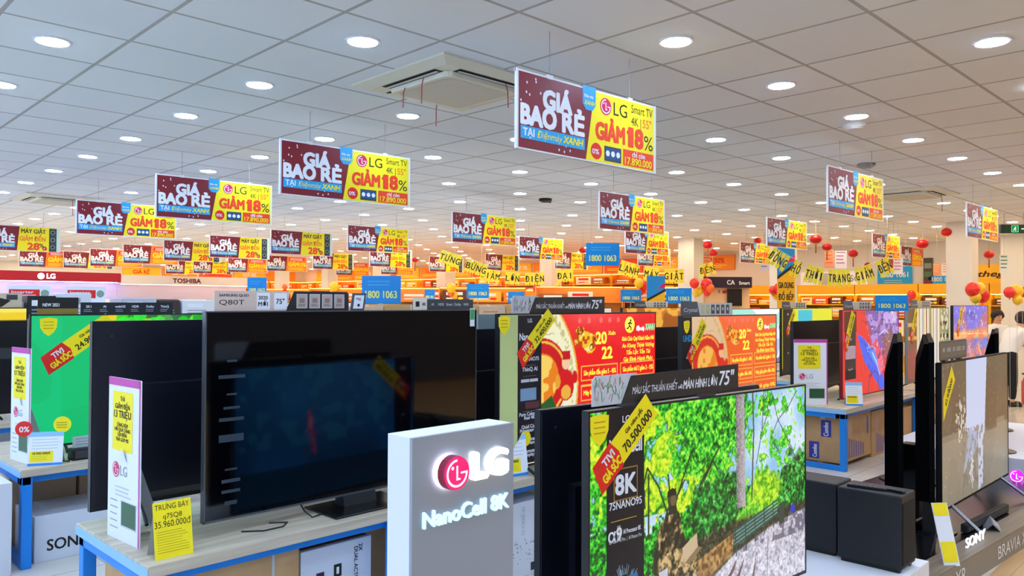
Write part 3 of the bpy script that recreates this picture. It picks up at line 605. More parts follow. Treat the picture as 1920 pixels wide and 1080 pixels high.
def pic_yellow():
    P = Pic(140, 79, '#dfe01c'); P.rect(0, .4, 1, .56, '#c9cf9a', .6); P.rect(.3, .02, .58, .3, '#22c0d8'); P.rect(.2, .34, .9, .5, '#cfd2c0'); P.rect(.18, .62, .42, .8, '#f4f4f0'); P.ell(.2, .98, .2, .2, '#222018'); return P
def pic_solid(c, c2, s=3):
    P = Pic(96, 54, c); P.put(P.noise(5, s) > .5, c2); P.put(P.noise(12, s+1) > .66, c, .6); return P
def pic_waterfall():
    P = Pic(240, 135, '#5a5142'); P.rect(0, 0, 1, .55, '#4d4536'); P.put((P.noise(8, 2) > .55) & (P.V < .6), '#574f3e'); P.rect(0, .55, 1, 1, '#7d7768'); P.put((P.noise(4, 7, .5) > .5) & (P.V > .5), '#877f6e', .7); P.rect(.62, 0, .8, .58, '#463d2e', .7)
    P.poly([(.33, 0), (.64, 0), (.60, .58), (.54, .62), (.33, .52)], '#b9c8ea'); P.poly([(.35, .5), (.55, .58), (.43, .72), (.28, .82), (.33, .66)], '#97a5c6', .9); P.poly([(.50, .58), (.58, .58), (.57, .96), (.50, 1), (.50, .8)], '#c0cbe4', .9); P.put((P.noise(30, 17) > .6) & (P.U > .27) & (P.U < .6) & (P.V > .5), '#6a675c', .7)
    m = np.exp(-((P.U-.26)/.09)**2-((P.V-.42)/.2)**2); P.put((P.noise(45, 12)*m > .40), '#d6d6d0', .8); P.put((P.noise(60, 4) > .93), '#cfd0cc', .5); m = np.exp(-((P.U-.40)/.05)**2-((P.V-.8)/.2)**2); P.put((P.noise(50, 22)*m > .45), '#d8dcec', .8); return P

# ------------------------------------------------------------------ shop tables and televisions
def shop_table(x0, x1, y0, y1, label, h=.63, floorbar=True):
    t = thing('display_table', label, 'table', ((x0+x1)/2, (y0+y1)/2, 0), 0, 'blue framed display tables'); W, D = (x1-x0)/2, (y1-y0)/2
    b = MB(); b.box(-W, W, -D, D, h-.05, h, OAK); b.build('table_top', t, bevel=.003)
    b = MB(); b.box(-W-.004, -W, -D, D, h-.052, h-.012, BLUEL); b.build('edge_band', t)
    b = MB(); b.box(-W+.01, W-.01, -D+.07, -D+.11, h-.1, h-.05, BLUE); b.box(-W+.01, W-.01, D-.07, D-.03, h-.1, h-.05, BLUE); b.box(-W+.01, -W+.06, -D+.01, D-.01, h-.10, h-.05, BLUE); b.box(W-.06, W-.01, -D+.01, D-.01, h-.10, h-.05, BLUE); b.build('apron', t)
    for sx in (-1, 1):
        for sy in (-1, 1):
            b = MB(); x, y = sx*(W-.04), sy*(D-.04); b.box(x-.03, x+.03, y-.03, y+.03, 0, h-.05, BLUE); b.build('leg', t, bevel=.004)
        if floorbar:
            b = MB(); b.box(sx*(W-.04)-.025, sx*(W-.04)+.025, -D+.07, D-.07, 0, .05, BLUE); b.build('stretcher', t)
    return t
def ribbon(b, cx, cz, L, w, ang, y, price, small='Giá niêm yết'):   # slanted price ribbon stuck on a screen
    c, s = math.cos(ang), math.sin(ang); R = lambda u, v: (cx+c*u-s*v, cz+s*u+c*v)
    b.flat([R(-L/2, -w/2), R(L/2, -w/2), R(L/2, w/2), R(-L/2, w/2)], y, YEL)
    b.flat([R(-L/2-.03, -w*.52), R(-L*.18, -w*.55), R(-L*.14, 0), R(-L*.18, w*.55), R(-L/2, w*.5)], y-.0006, RED)
    x, z = R(-L*.38, .008); b.text('TIVI', x, z, w*.27, y-.001, WHITE, rot=ang, bold=.03)
    x, z = R(-L*.47, -w*.38); b.text('GIÁ SỐC', x, z, w*.30, y-.001, YEL, rot=ang, bold=.04, maxw=L*.3)
    x, z = R(-L*.08, -w*.32); b.text(price, x, z, w*.32, y-.001, INK, rot=ang, bold=.02, maxw=L*.52)
    x, z = R(L*.04, w*.16); b.text(small, x, z, w*.15, y-.001, INK, rot=ang)
def shield(b, cx, cz, r, y):
    b.flat([(cx-r, cz+r), (cx, cz+r*1.15), (cx+r, cz+r), (cx+r*.95, cz-.1*r), (cx+r*.55, cz-.8*r), (cx, cz-1.2*r), (cx-r*.55, cz-.8*r), (cx-r*.95, cz-.1*r)], y, YEL)
    for k in range(3): b.rect(cx-r*.6, cx+r*.6, cz+r*(.62-.4*k)-.1*r, cz+r*(.62-.4*k), y-.0006, mat('#c9a20c', .5))
def strip_label(b, x0, x1, z0, z1, y, rows, head=None, m=None):
    b.rect(x0, x1, z0, z1, y, m or mat('#15161f', .35)); e = y-.0006
    for v, s, txt, col in rows: b.text(txt, (x0+x1)/2, z1-(z1-z0)*v, s, e, col, al='c', maxw=(x1-x0)*.86)
def tv(label, x0, Y, W, H, zt, gap=.06, pic=None, stand='feet', rotz=0, thick=.045, backs='#0b0d18', glassy=None, bez=.009, deep=False, group='televisions on display', rim=None, scr=None):
    c, s = math.cos(rotz), math.sin(rotz)
    loc = (x0+c*W/2, Y+s*W/2, zt) if not (2.5 < rotz < 4) else (x0+W/2, Y, zt)
    t = thing('television', label, 'television', loc, rotz, group); w, z0, z1 = W/2, gap, gap+H
    bk = mat(backs, .32 if not deep else .8, spec=.45 if not deep else .03, name='tv_back_plastic'); rm = rim or mat('#15161a', .35)
    b = MB(); b.box(-w, w, -.012, .018, z0, z1, rm)
    b.box(-w, w, -.016, -.012, z0, z0+bez*1.6, rm); b.box(-w, w, -.016, -.012, z1-bez, z1, rm); b.box(-w, -w+bez, -.016, -.012, z0, z1, rm); b.box(w-bez, w, -.016, -.012, z0, z1, rm); b.build('frame', t)
    if deep:
        b = MB(); b.sideprism([(.018, z0+.01), (.018, z1-.01), (thick*.45, z1-.01), (thick, z1-.22), (thick, z0+.01)], -w+.01, w-.01, bk); b.build('back_cover', t)
    else:
        b = MB(); b.box(-w+.004, w-.004, .018, .024, z0+.004, z1-.004, bk); b.sideprism([(.024, z0+.02), (.024, z0+H*.662), (thick+.015, z0+H*.655), (thick+.015, z0+.06)], -w*.80, w*.80, bk)
        for u in (-.9, -.3, .3, .9): b.add([(u*w+.006*math.cos(k), .0245, z0+H*.5+.42*H*(1 if k < 9 else 1)+.006*math.sin(k)) for k in (0, 1, 2, 3, 4, 5, 6)][::-1], [tuple(range(6))], DGREY)
        b.build('back_cover', t)
    if pic is None:
        b = MB(); b.rect(-w+bez, w-bez, z0+bez*1.6, z1-bez, -.0135, glassy or OFFSCR); b.build('screen', t)
    else: pic.mesh('screen', -w+bez, w-bez, z0+bez*1.6, z1-bez, -.0135, t, scr)
    if stand == 'feet':
        for sx in (-1, 1):
            b = MB(); x = sx*w*.72; b.tube([(x, 0, z0+.01), (x+sx*.02, -.13, .008)], .010, BLACK, 6); b.tube([(x, .01, z0+.01), (x+sx*.02, .13, .008)], .010, BLACK, 6); b.build('foot', t)
    elif stand == 'pedestal':
        b = MB(); b.sideprism([(-.01, z0+.02), (.05, z0+.02), (.05, .012), (-.03, .012)], -.09, .09, BLACK); b.build('stand_neck', t)
        b = MB(); b.box(-.26, .26, -.15, .14, 0, .012, GLOSSB); b.build('stand_plate', t, bevel=.003)
    elif stand == 'round':
        b = MB(); b.box(-.06, .06, 0, .04, .01, z0+.03, BLACK); b.build('stand_neck', t); b = MB(); b.lathe([(.2, 0), (.2, .008), (.19, .014)], GLOSSB, 28); b.build('stand_plate', t)
    elif stand == 'side':
        for sx in (-1, 1):
            b = MB(); b.box(sx*(w-.07)-.05, sx*(w-.07)+.05, -.02, .06, .012, z0+.02, BLACK); b.lathe([(.16, 0), (.16, .008), (.15, .013)], GLOSSB, 24, (sx*(w-.12), .01, 0)); b.build('foot', t)
    return t, w, z0, z1
def on(root, lx, ly=0, lz=0): a = root.rotation_euler.z; return (root.location.x+math.cos(a)*lx-math.sin(a)*ly, root.location.y+math.sin(a)*lx+math.cos(a)*ly, root.location.z+lz)
def topper(label, x0, Y, z, W, H, fill, rotz=0, name='tv_topper_card', cat='display card', root=None):
    t = thing(name, label, cat, (x0+W/2, Y, z) if root is None else on(root, x0, Y, z), rotz if root is None else root.rotation_euler.z, 'cards standing on top of televisions'); b = MB(); fill(b, W, H); b.build('card', t)
    k = MB(); k.box(-W*.32, -W*.22, -.002, .03, -.012, .0, DGREY); k.box(W*.22, W*.32, -.002, .03, -.012, .0, DGREY); k.build('clip', t); return t
def bigscreen_card(b, W, H):                 # slanted black card with the big-screen slogan
    k = .10*W
    b.prism([(-W/2, 0), (-W/2, H*.86), (-W/2+.02, H), (-W/2+.27*W, H*1.0), (-W/2+.2*W, 0)], .0, .004, LGREY)
    for i in range(40): x = random.uniform(-W*.49, -W*.31); z = random.uniform(.01, H*.7); b.stroke((x, z), (x+random.uniform(-.02, .02), z+random.uniform(.01, .04)), .003, -.0012, mat(random.choice(['#4a8a4a', '#7ab07a', '#c88a7a', '#d86a5a', '#3a6a4a']), .5))
    b.prism([(-W/2+.17*W, 0), (W/2, 0), (W/2, H*1.02), (-W/2+.23*W, H*.92)], -.003, -.001, mat('#2a2826', .4))
    e = -.0036; b.text('MÀU SẮC THUẦN KHIẾT', -W/2+.235*W, H*.28, H*.25, e, WHITE, w=W*.30, shear=.25, bold=.0); b.text('với', -W/2+.54*W, H*.28, H*.16, e, WHITE, shear=.2, w=W*.03); b.text('MÀN HÌNH LỚN', -W/2+.575*W, H*.26, H*.32, e, WHITE, w=W*.255, shear=.25, bold=.015)
    b.text('75"', -W/2+.845*W, H*.25, H*.55, e, WHITE, w=W*.12, shear=.2)

# ------------------------------------------------------------------ first row: low plinths, pillar, big park screen, speakers
def plinth(name, label, x0, x1, y0, y1, h, m, top=None, cat='plinth'):
    t = thing(name, label, cat, ((x0+x1)/2, (y0+y1)/2, 0)); W, D = (x1-x0)/2, (y1-y0)/2
    b = MB(); b.box(-W, W, -D, D, 0, h-.02, m); b.build('body', t); b = MB(); b.box(-W, W, -D, D, h-.02, h, top or m); b.build('top', t, bevel=.002); return t, W, D
plinth('display_plinth', 'low white plinth under the park scene television and black subwoofers', 1.25, 4.64, 1.36, 2.55, .30, WHITE)
# white logo pillar
PX0, PX1, PY0, PY1, PT = 1.39, 1.80, 1.75, 1.866, 1.312
t = thing('logo_pillar', 'white pillar with a glowing pink round logo and white letters', 'display pillar', ((PX0+PX1)/2, (PY0+PY1)/2, .30)); hw, hd, ph = (PX1-PX0)/2, (PY1-PY0)/2, PT-.30
b = MB(); b.box(-hw, hw, -hd+.012, hd, 0, ph, mat('#e4e6ea', .5)); b.build('body', t, bevel=.002)
SILV = mat('#989ea6', .45, .15); b = MB(); b.box(-hw, hw, -hd, -hd+.012, 0, ph-.001, SILV); b.build('face_panel', t)
HALO = mat('#eaf1ff', .4, emit=14, name='logo_back_light'); LETW = mat('#ffffff', .3, emit=1.25, name='lit_letter'); PINKL = mat('#ee1f63', .3, emit=.75, name='lit_pink_face'); LETB = mat('#c4e8fb', .3, emit=.85)
lx, lz, lr = -.075, ph-.112, .050; f0 = -hd
b = MB(); b.lathe([(lr, 0), (lr, .026), (lr*.97, .03)], mat('#a8304c', .35, .3), 36)
for v in range(len(b.v)): x, y, z = b.v[v]; b.v[v] = (lx+x, f0-.014-z, lz+y)
b.f = [q[::-1] for q in b.f]; round_logo(b, lx, lz, lr*.97, f0-.0445, PINKL, mat('#ffd3e0', .3, emit=1.1)); b.build('round_logo', t)
b = MB(); b.tube([(lx+lr*.86*math.cos(a), f0-.007, lz+lr*.86*math.sin(a)) for a in [2*PI*i/32 for i in range(33)]], .004, HALO, 6); b.build('logo_backlight', t)
b = MB(); b.text('LG', .018, lz-.036, .078, f0-.002, LETW, w=.140, bold=.05, depth=.020); b.build('lit_letters', t)
b = MB(); b.text('NanoCell 8K', -.168, ph-.262, .046, f0-.001, LETB, w=.345, bold=.022, depth=.008); b.build('slogan_letters', t)

park, w, z0, z1 = tv('large television showing a green park with a seated statue', 2.295, 1.855, 1.57, .945, .30, .045, pic_park(), stand='feet', rotz=math.radians(-5.2))
b = MB(); y = -.0150; sx0, sx1 = -.685, -.465; H = z1-z0
strip_label(b, sx0, sx1, z0+.018, z1-.009, y, [(.055, .026, 'LG', WHITE), (.185, .060, 'NanoCell', WHITE), (.415, .030, '75NANO95', WHITE), (.555, .014, 'α9 Gen4  AI Pro  |  AI Picture Pro', LGREY)])
b.rect(-.645, -.505, z1-.36, z1-.235, y-.0004, mat('#b8963a', .3, .6)); b.rect(-.640, -.510, z1-.355, z1-.24, y-.0008, mat('#15161f', .35)); b.text('8K', -.575, z1-.335, .075, y-.0012, WHITE, al='c', bold=.03)
b.rect(-.66, -.51, z1-.437, z1-.434, y-.0006, mat('#c8a240', .3)); b.text('α9', -.675, z1-.512, .05, y-.0006, WHITE); b.rect(-.625, -.605, z1-.515, z1-.455, y-.0003, GREY); b.text('AI Processor 8K', -.59, z1-.492, .018, y-.0006, WHITE, maxw=.105)
for k in range(90):
    a_ = random.uniform(0, 2*PI); cx, cz = -.585, z1-.72; r0, r1 = .07, random.uniform(.085, .115); b.stroke((cx+r0*math.cos(a_), cz+r0*math.sin(a_)), (cx+r1*math.cos(a_), cz+r1*math.sin(a_)), .0022, y-.0004, mat('#a8c8d8', .4))
b.flat([(-.66, z1-.785), (-.52, z1-.77), (-.505, z1-.655), (-.645, z1-.665)], y-.0008, mat('#1f7ab0', .4)); b.flat([(-.653, z1-.775), (-.53, z1-.76), (-.516, z1-.668), (-.64, z1-.678)], y-.0012, mat('#2ec4ee', .4)); b.text('α9', -.625, z1-.745, .045, y-.0016, WHITE); b.build('feature_label', park)
b = MB(); ribbon(b, -.575, .86, .40, .115, math.radians(40), y-.002, '70.500.000'); b.build('price_ribbon', park)
b = MB(); shield(b, -.725, z1-.075, .052, y-.0008); b.build('shield_sticker', park)
topper('black slanted slogan card on top of the park scene television', -.27, .0, z1+.012, .96, .115, bigscreen_card, root=park)
bk, w, z0, z1 = tv('television turned away behind the park scene screen, back showing', 2.32, 2.055, 1.57, .93, .30, .035, pic_sea(), rotz=PI-math.radians(5.2), scr=screen_mat(1.7))
b = MB(); ribbon(b, -.55, z1-.15, .42, .11, math.radians(40), -.0150, '45.900.000'); b.build('price_ribbon', bk)
b = MB(); strip_label(b, -.76, -.58, z0+.02, z1-.01, -.0144, [(.1, .03, 'LG', WHITE), (.3, .02, 'ThinQ AI', WHITE), (.5, .02, '4K', WHITE), (.7, .02, 'HDR', WHITE)]); b.build('feature_label', bk)

def subwoofer(label, x0, y0, z):
    t = thing('subwoofer', label, 'speaker', (x0+.11, y0+.165, z), 0, 'black subwoofers'); m = mat('#14161b', .55)
    b = MB(); b.box(-.11, .11, -.165, .165, .02, .40, m); b.build('cabinet', t, bevel=.008)
    b = MB(); b.box(-.095, .095, -.169, -.165, .04, .36, mat('#0b0c0f', .8)); b.build('front_grille', t)
    for s in (-1, 1):
        b = MB(); b.box(s*.08-.015, s*.08+.015, -.15, .15, 0, .02, BLACK); b.build('foot', t)
    return t
subwoofer('black subwoofer box with slim remotes lying on top', 4.30, 1.39, .30)
subwoofer('black subwoofer box standing behind the one carrying remotes', 4.34, 1.74, .30)
for k, (x, y, a, lb) in enumerate(((4.40, 1.50, 1.45, 'slim black remote on the subwoofer, lying at the far edge'), (4.37, 1.585, 1.7, 'long black remote on the subwoofer, lying near the middle'))):
    o = thing('remote_control', lb, 'remote', (x, y, .70), a); b = MB(); b.box(-.10, .10, -.018, .018, 0, .014, BLACK); b.build('body', o, bevel=.003)
    b = MB()
    for i in range(7): b.box(-.085+i*.024, -.072+i*.024, -.010, .010, .014, .0155, DGREY)
    b.build('buttons', o)
# low brand platform with lit letters
PR = math.radians(-4.3)
t, W, D = plinth('display_platform', 'low dark platform with a grey brown front strip and white lettering', 4.711, 7.951, 1.424, 2.624, .155, BLACK, GLOSSB, 'platform'); t.rotation_euler.z = PR; plat = t
FACE = mat('#8a8478', .45); b = MB(); b.box(-W, W, -D-.15, -D, 0, .15, FACE); b.build('front_rail', t)
b = MB(); b.box(-W, W, -D-.152, -D, .15, .16, OAKB); b.build('rail_top', t)
yy = -D-.1525
for x, ww in ((-1.60, .62), (-.41, .66), (.75, .66)): b = MB(); b.text('BRAVIA XR', x, .035, .085, yy, mat('#f6f6f4', .4), w=ww, bold=.0); b.build('front_lettering', t)
b = MB(); b.text('SONY', -.76, .161, .062, -D-.075, mat('#f4f8ff', .3, emit=.95), w=.34, bold=.0, depth=.008); b.build('lit_letters', t)
WPIC = pic_waterfall()
wf, w, z0, z1 = tv('huge television showing a waterfall in a brown canyon', 5.757, 1.621, 1.68, 1.0, .155, .145, WPIC, stand=None, rim=mat('#0c0b0a', .6, spec=.15), rotz=math.radians(-1))
for s in (-1, 1):
    b = MB(); b.tube([(s*.62, -.01, .155), (s*.66, -.20, .014)], .012, METAL, 6); b.tube([(s*.62, .02, .155), (s*.66, .2, .014)], .012, METAL, 6); b.build('foot', wf)
b = MB(); b.flat([(-.80, z1-.40), (-.80, z1-.24), (-.62, z1-.03), (-.545, z1-.13)], -.0150, YEL); b.text('62.900.000', -.74, z1-.30, .035, -.0156, INK, rot=math.radians(50), maxw=.22); b.lines(-.72, -.62, z1-.17, .02, 2, .005, -.0156, INK); b.build('price_sticker', wf)
def grey_card(b, W, H):
    b.box(-W/2, W/2, 0, .004, 0, H, mat('#5d574c', .5)); b.box(-W/2+.01, W/2-.01, -.001, 0, H*.12, H*.88, mat('#6d675a', .5))
    for i in range(5): b.text(['4K', 'HDR', 'XR', 'OLED', '120'][i], -W/2+W*(.14+.18*i), H*.42, H*.22, -.0016, LGREY, al='c')
topper('grey feature card on the waterfall television', -.52, .0, z1+.012, .60, .13, grey_card, root=wf)
for (x, y, a, L, lb) in ((5.725, 1.655, 16.9, 1.85, 'black television seen edge on, right beside the waterfall screen'), (5.654, 1.83, 18.2, 1.85, 'black television seen edge on, standing behind the subwoofers'), ):
    o, w, z0, z1 = tv(lb, x, y, L, 1.08, .155, .20, None, stand='side', rotz=math.radians(a), thick=.10, deep=True, rim=mat('#030304', .6, spec=.05), backs='#020203')
p_, _, _ = plinth('display_plinth', 'low white plinth with a lit purple round logo, at the photo right border', 8.02, 10.4, 1.2, 2.75, .34, mat('#dfe3ee', .5))
b = MB(); round_logo(b, -(1.64-1.975), .185, .058, -1.19-.004, mat('#c026c8', .3, emit=1.3), mat('#f0b8ff', .3, emit=1.6)); lg = b.build('round_logo', p_, rotz=-PI/2)
o, w, z0, z1 = tv('black television seen edge on, behind the far end of the waterfall screen', 8.18, 1.82, 1.67, .98, .34, .11, None, stand='side', rotz=math.radians(12.5), thick=.1, deep=True, rim=mat('#030304', .6, spec=.05), backs='#020203')
o = thing('price_stand', 'tall leaning yellow and white price card before the waterfall screen', 'price card', (*at(1783, 4.62), .155), math.radians(-40)); b = MB()
b.add([(-.05, -.0, 0), (.05, 0, 0), (.05, .12, .34), (-.05, .12, .34)], [(0, 1, 2, 3)], WHITE); b.add([(-.05, .004, 0), (.05, .004, 0), (.05, .124, .34), (-.05, .124, .34)], [(3, 2, 1, 0)], LGREY)
for q0, q1, m_ in ((.02, .13, YEL), (.27, .34, YEL)): b.add([(-.045, .353*q0-.002, q0), (.045, .353*q0-.002, q0), (.045, .353*q1-.002, q1), (-.045, .353*q1-.002, q1)], [(0, 1, 2, 3)], m_)
b.build('card', o); b = MB(); b.tube([(0, .10, .27), (0, .2, 0)], .004, METAL, 5); b.build('back_support', o)
o = thing('sound_bar', 'black sound bar lying before the waterfall screen', 'speaker', (*at(1846, 5.55), .155), PR); b = MB(); b.box(-.42, .42, -.022, .022, .004, .06, mat('#101114', .6)); b.build('body', o, bevel=.006); b = MB(); b.box(-.40, .40, -.0235, -.022, .012, .05, DGREY); b.build('grille', o)
o = thing('leaflet', 'folded grey leaflet on the dark platform near the lit letters', 'leaflet', (*at(1856, 5.42), .155), .3); b = MB(); b.add([(-.13, -.05, 0), (.13, -.05, 0), (.13, .0, .05), (-.13, .0, .05), (.13, .05, .0), (-.13, .05, .0)], [(0, 1, 2, 3), (3, 2, 4, 5)], mat('#8d9096', .5)); b.build('sheet', o); b = MB(); b.add([(-.1, -.0515, .004), (.1, -.0515, .004), (.1, -.008, .047), (-.1, -.008, .047)], [(0, 1, 2, 3)], mat('#a8abb0', .5)); b.build('print', o)
o = thing('tower_speaker', 'slim black speaker box between the two edge-on televisions', 'speaker', (*at(1708, 6.3), .155)); b = MB(); b.box(-.07, .07, -.07, .07, 0, .42, BLACK); b.build('cabinet', o, bevel=.01); b = MB(); b.box(-.055, .055, -.073, -.07, .03, .39, DGREY); b.build('grille', o)

# ------------------------------------------------------------------ second row: tables along Y = 3.25 with screens back to back
shop_table(1.235, 2.52, 3.235, 4.12, 'blue framed oak table carrying the dark middle television')
shop_table(2.56, 3.90, 3.25, 4.08, 'oak table behind the logo pillar')
shop_table(3.94, 5.30, 3.25, 4.08, 'oak table under the red festive television')
shop_table(5.34, 7.10, 3.25, 4.08, 'oak table under the orange festive television')
shop_table(7.96, 10.25, 3.09, 4.05, 'blue framed oak table with kraft cartons below, beside the brochure stand')
shop_table(10.35, 14.2, 3.02, 3.95, 'oak table under the striped and wrapped televisions')
GLS = mat('#030305', .05, spec=.62, name='dark_glossy_screen')
q80, w, z0, z1 = tv('big switched-off television with a dark reflective screen', 1.55, 3.455, 1.665, .955, .63, .065, None, stand=None, glassy=GLS, rim=mat('#6a6c72', .3, .8), bez=.006)
b = MB(); b.sideprism([(-.01, z0+.02), (.05, z0+.02), (.06, .012), (-.03, .012)], -.10, .10, BLACK); b.build('stand_neck', q80); b = MB(); b.box(-.24, .24, -.17, .13, 0, .012, GLOSSB); b.build('stand_plate', q80, bevel=.004)
b = MB(); BARGREY = mat('#2a3542', .4); b.rect(-.80, -.63, z0+.03, z1-.16, -.0142, GLS)  # column of dim grey bars over a dark glossy panel
for v, ww, hh in ((.24, .05, .010), (.315, .13, .016), (.40, .05, .009), (.465, .08, .012), (.52, .12, .016), (.61, .12, .034), (.76, .06, .009), (.815, .09, .016), (.865, .09, .014), (.92, .06, .018)): b.rect(-.775+.07-ww/2, -.775+.07+ww/2, z1-.955*v-hh/2, z1-.955*v+hh/2, -.0150, BARGREY)
b.build('dim_bar_column', q80)
b = MB(); b.rect(w-.055, w-.018, z1-.10, z1+.008, -.0165, mat('#e8f4ea', .5)); b.rect(w-.052, w-.021, z1-.06, z1+.002, -.0171, mat('#3aa05a', .5)); b.build('energy_tag', q80)
def q80_card(b, W, H):
    b.prism([(-W/2, 0), (-W/2, H), (W*.03, H), (W*.0, 0)], 0, .004, mat('#d8c0b2', .5)); b.prism([(W*.0, 0), (W*.06, H*1.02), (W/2-.01, H*1.02), (W/2, H*.9), (W/2, 0)], -.001, .003, mat('#26201e', .4))
    b.text('SAMSUNG QLED', -W*.47, H*.72, H*.12, -.0008, INK, w=W*.2); b.text('Q80T', -W*.47, H*.32, H*.24, -.0008, INK, w=W*.17, bold=.0)
    for x, a, c in ((-.17, '2020', 'MỚI'), (-.045, '75"', '')):
        b.rect(W*(x-.045), W*(x+.05), H*.06, H*.92, -.0012, WHITE)
        if c: b.text(a, W*x, H*.58, H*.18, -.0018, INK, al='c'); b.text(c, W*x, H*.24, H*.22, -.0018, INK, al='c')
        else: b.text(a, W*x, H*.36, H*.26, -.0018, INK, al='c')
    for i in range(4): x = W*(.12+.1*i); b.rect(x-W*.042, x+W*.042, H*.12, H*.88, -.0016, LGREY); b.rect(x-W*.036, x+W*.036, H*.16, H*.84, -.002, mat('#b9a49c', .5)); b.rect(x-W*.02, x+W*.02, H*.42, H*.66, -.0024, mat('#8a7870', .5)); b.lines(x-W*.028, x+W*.028, H*.34, H*.07, 2, H*.025, -.0024, DGREY)
topper('pinkish feature card on the dark middle television', 1.60, 3.460, .63+z1, .72, .094, q80_card)
def tag_card(b, W, H): b.prism([(-W/2, 0), (-W*.36, H), (W/2, H), (W*.36, 0)], 0, .004, mat('#4a4c58', .4)); b.prism([(-W*.34, H*.1), (-W*.24, H*.88), (W*.36, H*.88), (W*.26, H*.1)], -.001, 0, WHITE); b.text('Máy', 0, H*.6, H*.14, -.0016, INK, al='c'); b.disc(0, H*.3, H*.09, -.0016, INK, 10)
topper('small white tag card in a dark slanted frame, next to the pinkish feature card', 2.33, 3.458, .63+z1, .10, .09, tag_card)
def strip_card(b, W, H):
    b.box(-W/2, W/2, 0, .004, 0, H, mat('#3b3e42', .45)); b.box(-W/2, -W*.28, -.001, 0, 0, H*1.15, mat('#e8dcc6', .5)); b.rect(-W*.46, -W*.40, H*.3, H*.8, -.0018, INK); b.text('4K', -W*.36, H*.4, H*.3, -.0018, INK)
    for i in range(5): b.text(['AI', 'HDR', 'Smart', 'Dolby', 'WiFi'][i], W*(-.19+.14*i), H*.4, H*.25, -.0008, LGREY, al='c')
topper('low grey feature strip on the far end of the dark middle television', 2.745, 3.460, .63+z1, .46, .06, strip_card)
tv('dark blue television back showing at the front left table', 1.235, 3.95, 1.67, .885, .63, .085, pic_solid('#20304a', '#3a5a7a'), rotz=PI, backs='#10131f')
tv('black television back between the dark screen and red festive screen', 2.95, 3.88, 1.45, .82, .63, .06, pic_solid('#20304a', '#3a5a7a', 5), rotz=PI)
tv('black television back between the red and orange festive screens', 5.0, 3.88, 1.45, .80, .63, .05, pic_solid('#402028', '#703a4a', 6), rotz=PI)
tv('wide black television back behind the brochure stand', 8.45, 3.88, 1.45, .80, .63, .06, pic_solid('#203a2a', '#3a7a4a', 7), rotz=PI)
def foam(b, W, H): b.box(-W/2, W/2, -.02, .02, -.06, H, mat('#7f9296', .4)); b.box(-W/2, W/2, -.021, -.02, -.06, .0, mat('#9aa6b4', .4))
topper('grey blank board on the black television back, near the red festive screen', 3.66, 3.92, .63+.88, .20, .10, foam, name='blank_board', cat='board')

def festive(t, w, z0, z1, full=True, y=-.0150):
    b = MB(); W, H = 2*w, z1-z0; X = lambda u: -w+u*W; Z = lambda v: z1-v*H
    b.text('20', X(.565), Z(.225), .085*H, y, SCRY, w=.07*W, bold=.03); b.text('22', X(.605), Z(.335), .085*H, y, SCRY, w=.07*W, bold=.03); b.text('Xuân', X(.645), Z(.165), .03*H, y, SCRY, shear=.2)
    walker(b, X(.80), Z(.095), .062*H, y, SCRY, INK); b.text('điện máy', X(.85), Z(.14), .035*H, y, SCRW, w=.06*W, shear=.2); b.text('XANH', X(.915), Z(.14), .05*H, y, mat('#7ae0a0', .4, emit=.6), w=.075*W, shear=.2, bold=.03)
    for k, s in enumerate(('Kính Chúc Quý Khách Năm Mới', 'An Khang Thịnh Vượng', 'Tấn Lộc Tấn Tài', 'Gia Đình Hạnh Phúc')): b.text(s, X(.865), Z(.215+.052*k), .032*H, y, SCRY, al='c', maxw=.24*W, shear=.15)
    for v, a, c in ((.38, 'Sản phẩm đầu giảm 5 - 45%', 'Sản phẩm thứ 2 giảm 2 - 15%'), (.52, 'Máy lạnh giảm đến 30%', 'Máy giặt giảm đến 28%'), (.66, 'Ngay hôm nay', 'Trả góp 0%'), (.80, 'Giao nhanh', 'Trả góp 0%')):
        b.text(a, X(.593), Z(v+.065), .034*H, y, SCRY, al='c', w=.215*W, bold=.02); b.text(c, X(.863), Z(v+.065), .034*H, y, SCRY, al='c', w=.225*W, bold=.02)
    b.build('screen_caption', t)
red, w, z0, z1 = tv('television showing a red festive picture with gold 2022', 3.32, 3.37, 1.67, .955, .63, .04, pic_newyear())
festive(red, w, z0, z1); b = MB(); H = z1-z0
b.rect(-w+.01, -w+.165, z0+.02, z1-.01, -.0142, mat('#c4cf86', .5)); strip_label(b, -.67, -.452, z0+.02, z1-.01, -.0150, [(.05, .024, 'LG', WHITE), (.17, .045, 'NanoCell', WHITE), (.31, .024, '75NANO75', WHITE), (.38, .026, 'ThinQ AI', WHITE), (.68, .022, 'Pure Colors in', WHITE), (.705, .022, 'Real 4K', WHITE), (.765, .022, 'Quad Core', WHITE), (.79, .022, 'Processor 4K', WHITE), (.85, .022, 'Cinema', WHITE), (.875, .022, 'Experience', WHITE), (.93, .022, 'Remote', WHITE), (.955, .022, 'Display', WHITE)])
for v in (.34, .41, .64, .73, .82, .9): b.rect(-.62, -.50, z1-H*v-.0015, z1-H*v, -.0156, GREY)
b.rect(-.64, -.565, z1-H*.45, z1-H*.43, -.0156, LGREY); b.rect(-.56, -.485, z1-H*.45, z1-H*.43, -.0156, LGREY); b.rect(-.645, -.50, z1-H*.57, z1-H*.49, -.0156, mat('#7a9ab4', .5)); b.rect(-.60, -.47, z1-H*.625, z1-H*.58, -.0158, mat('#5a2a30', .5)); b.build('feature_label', red)
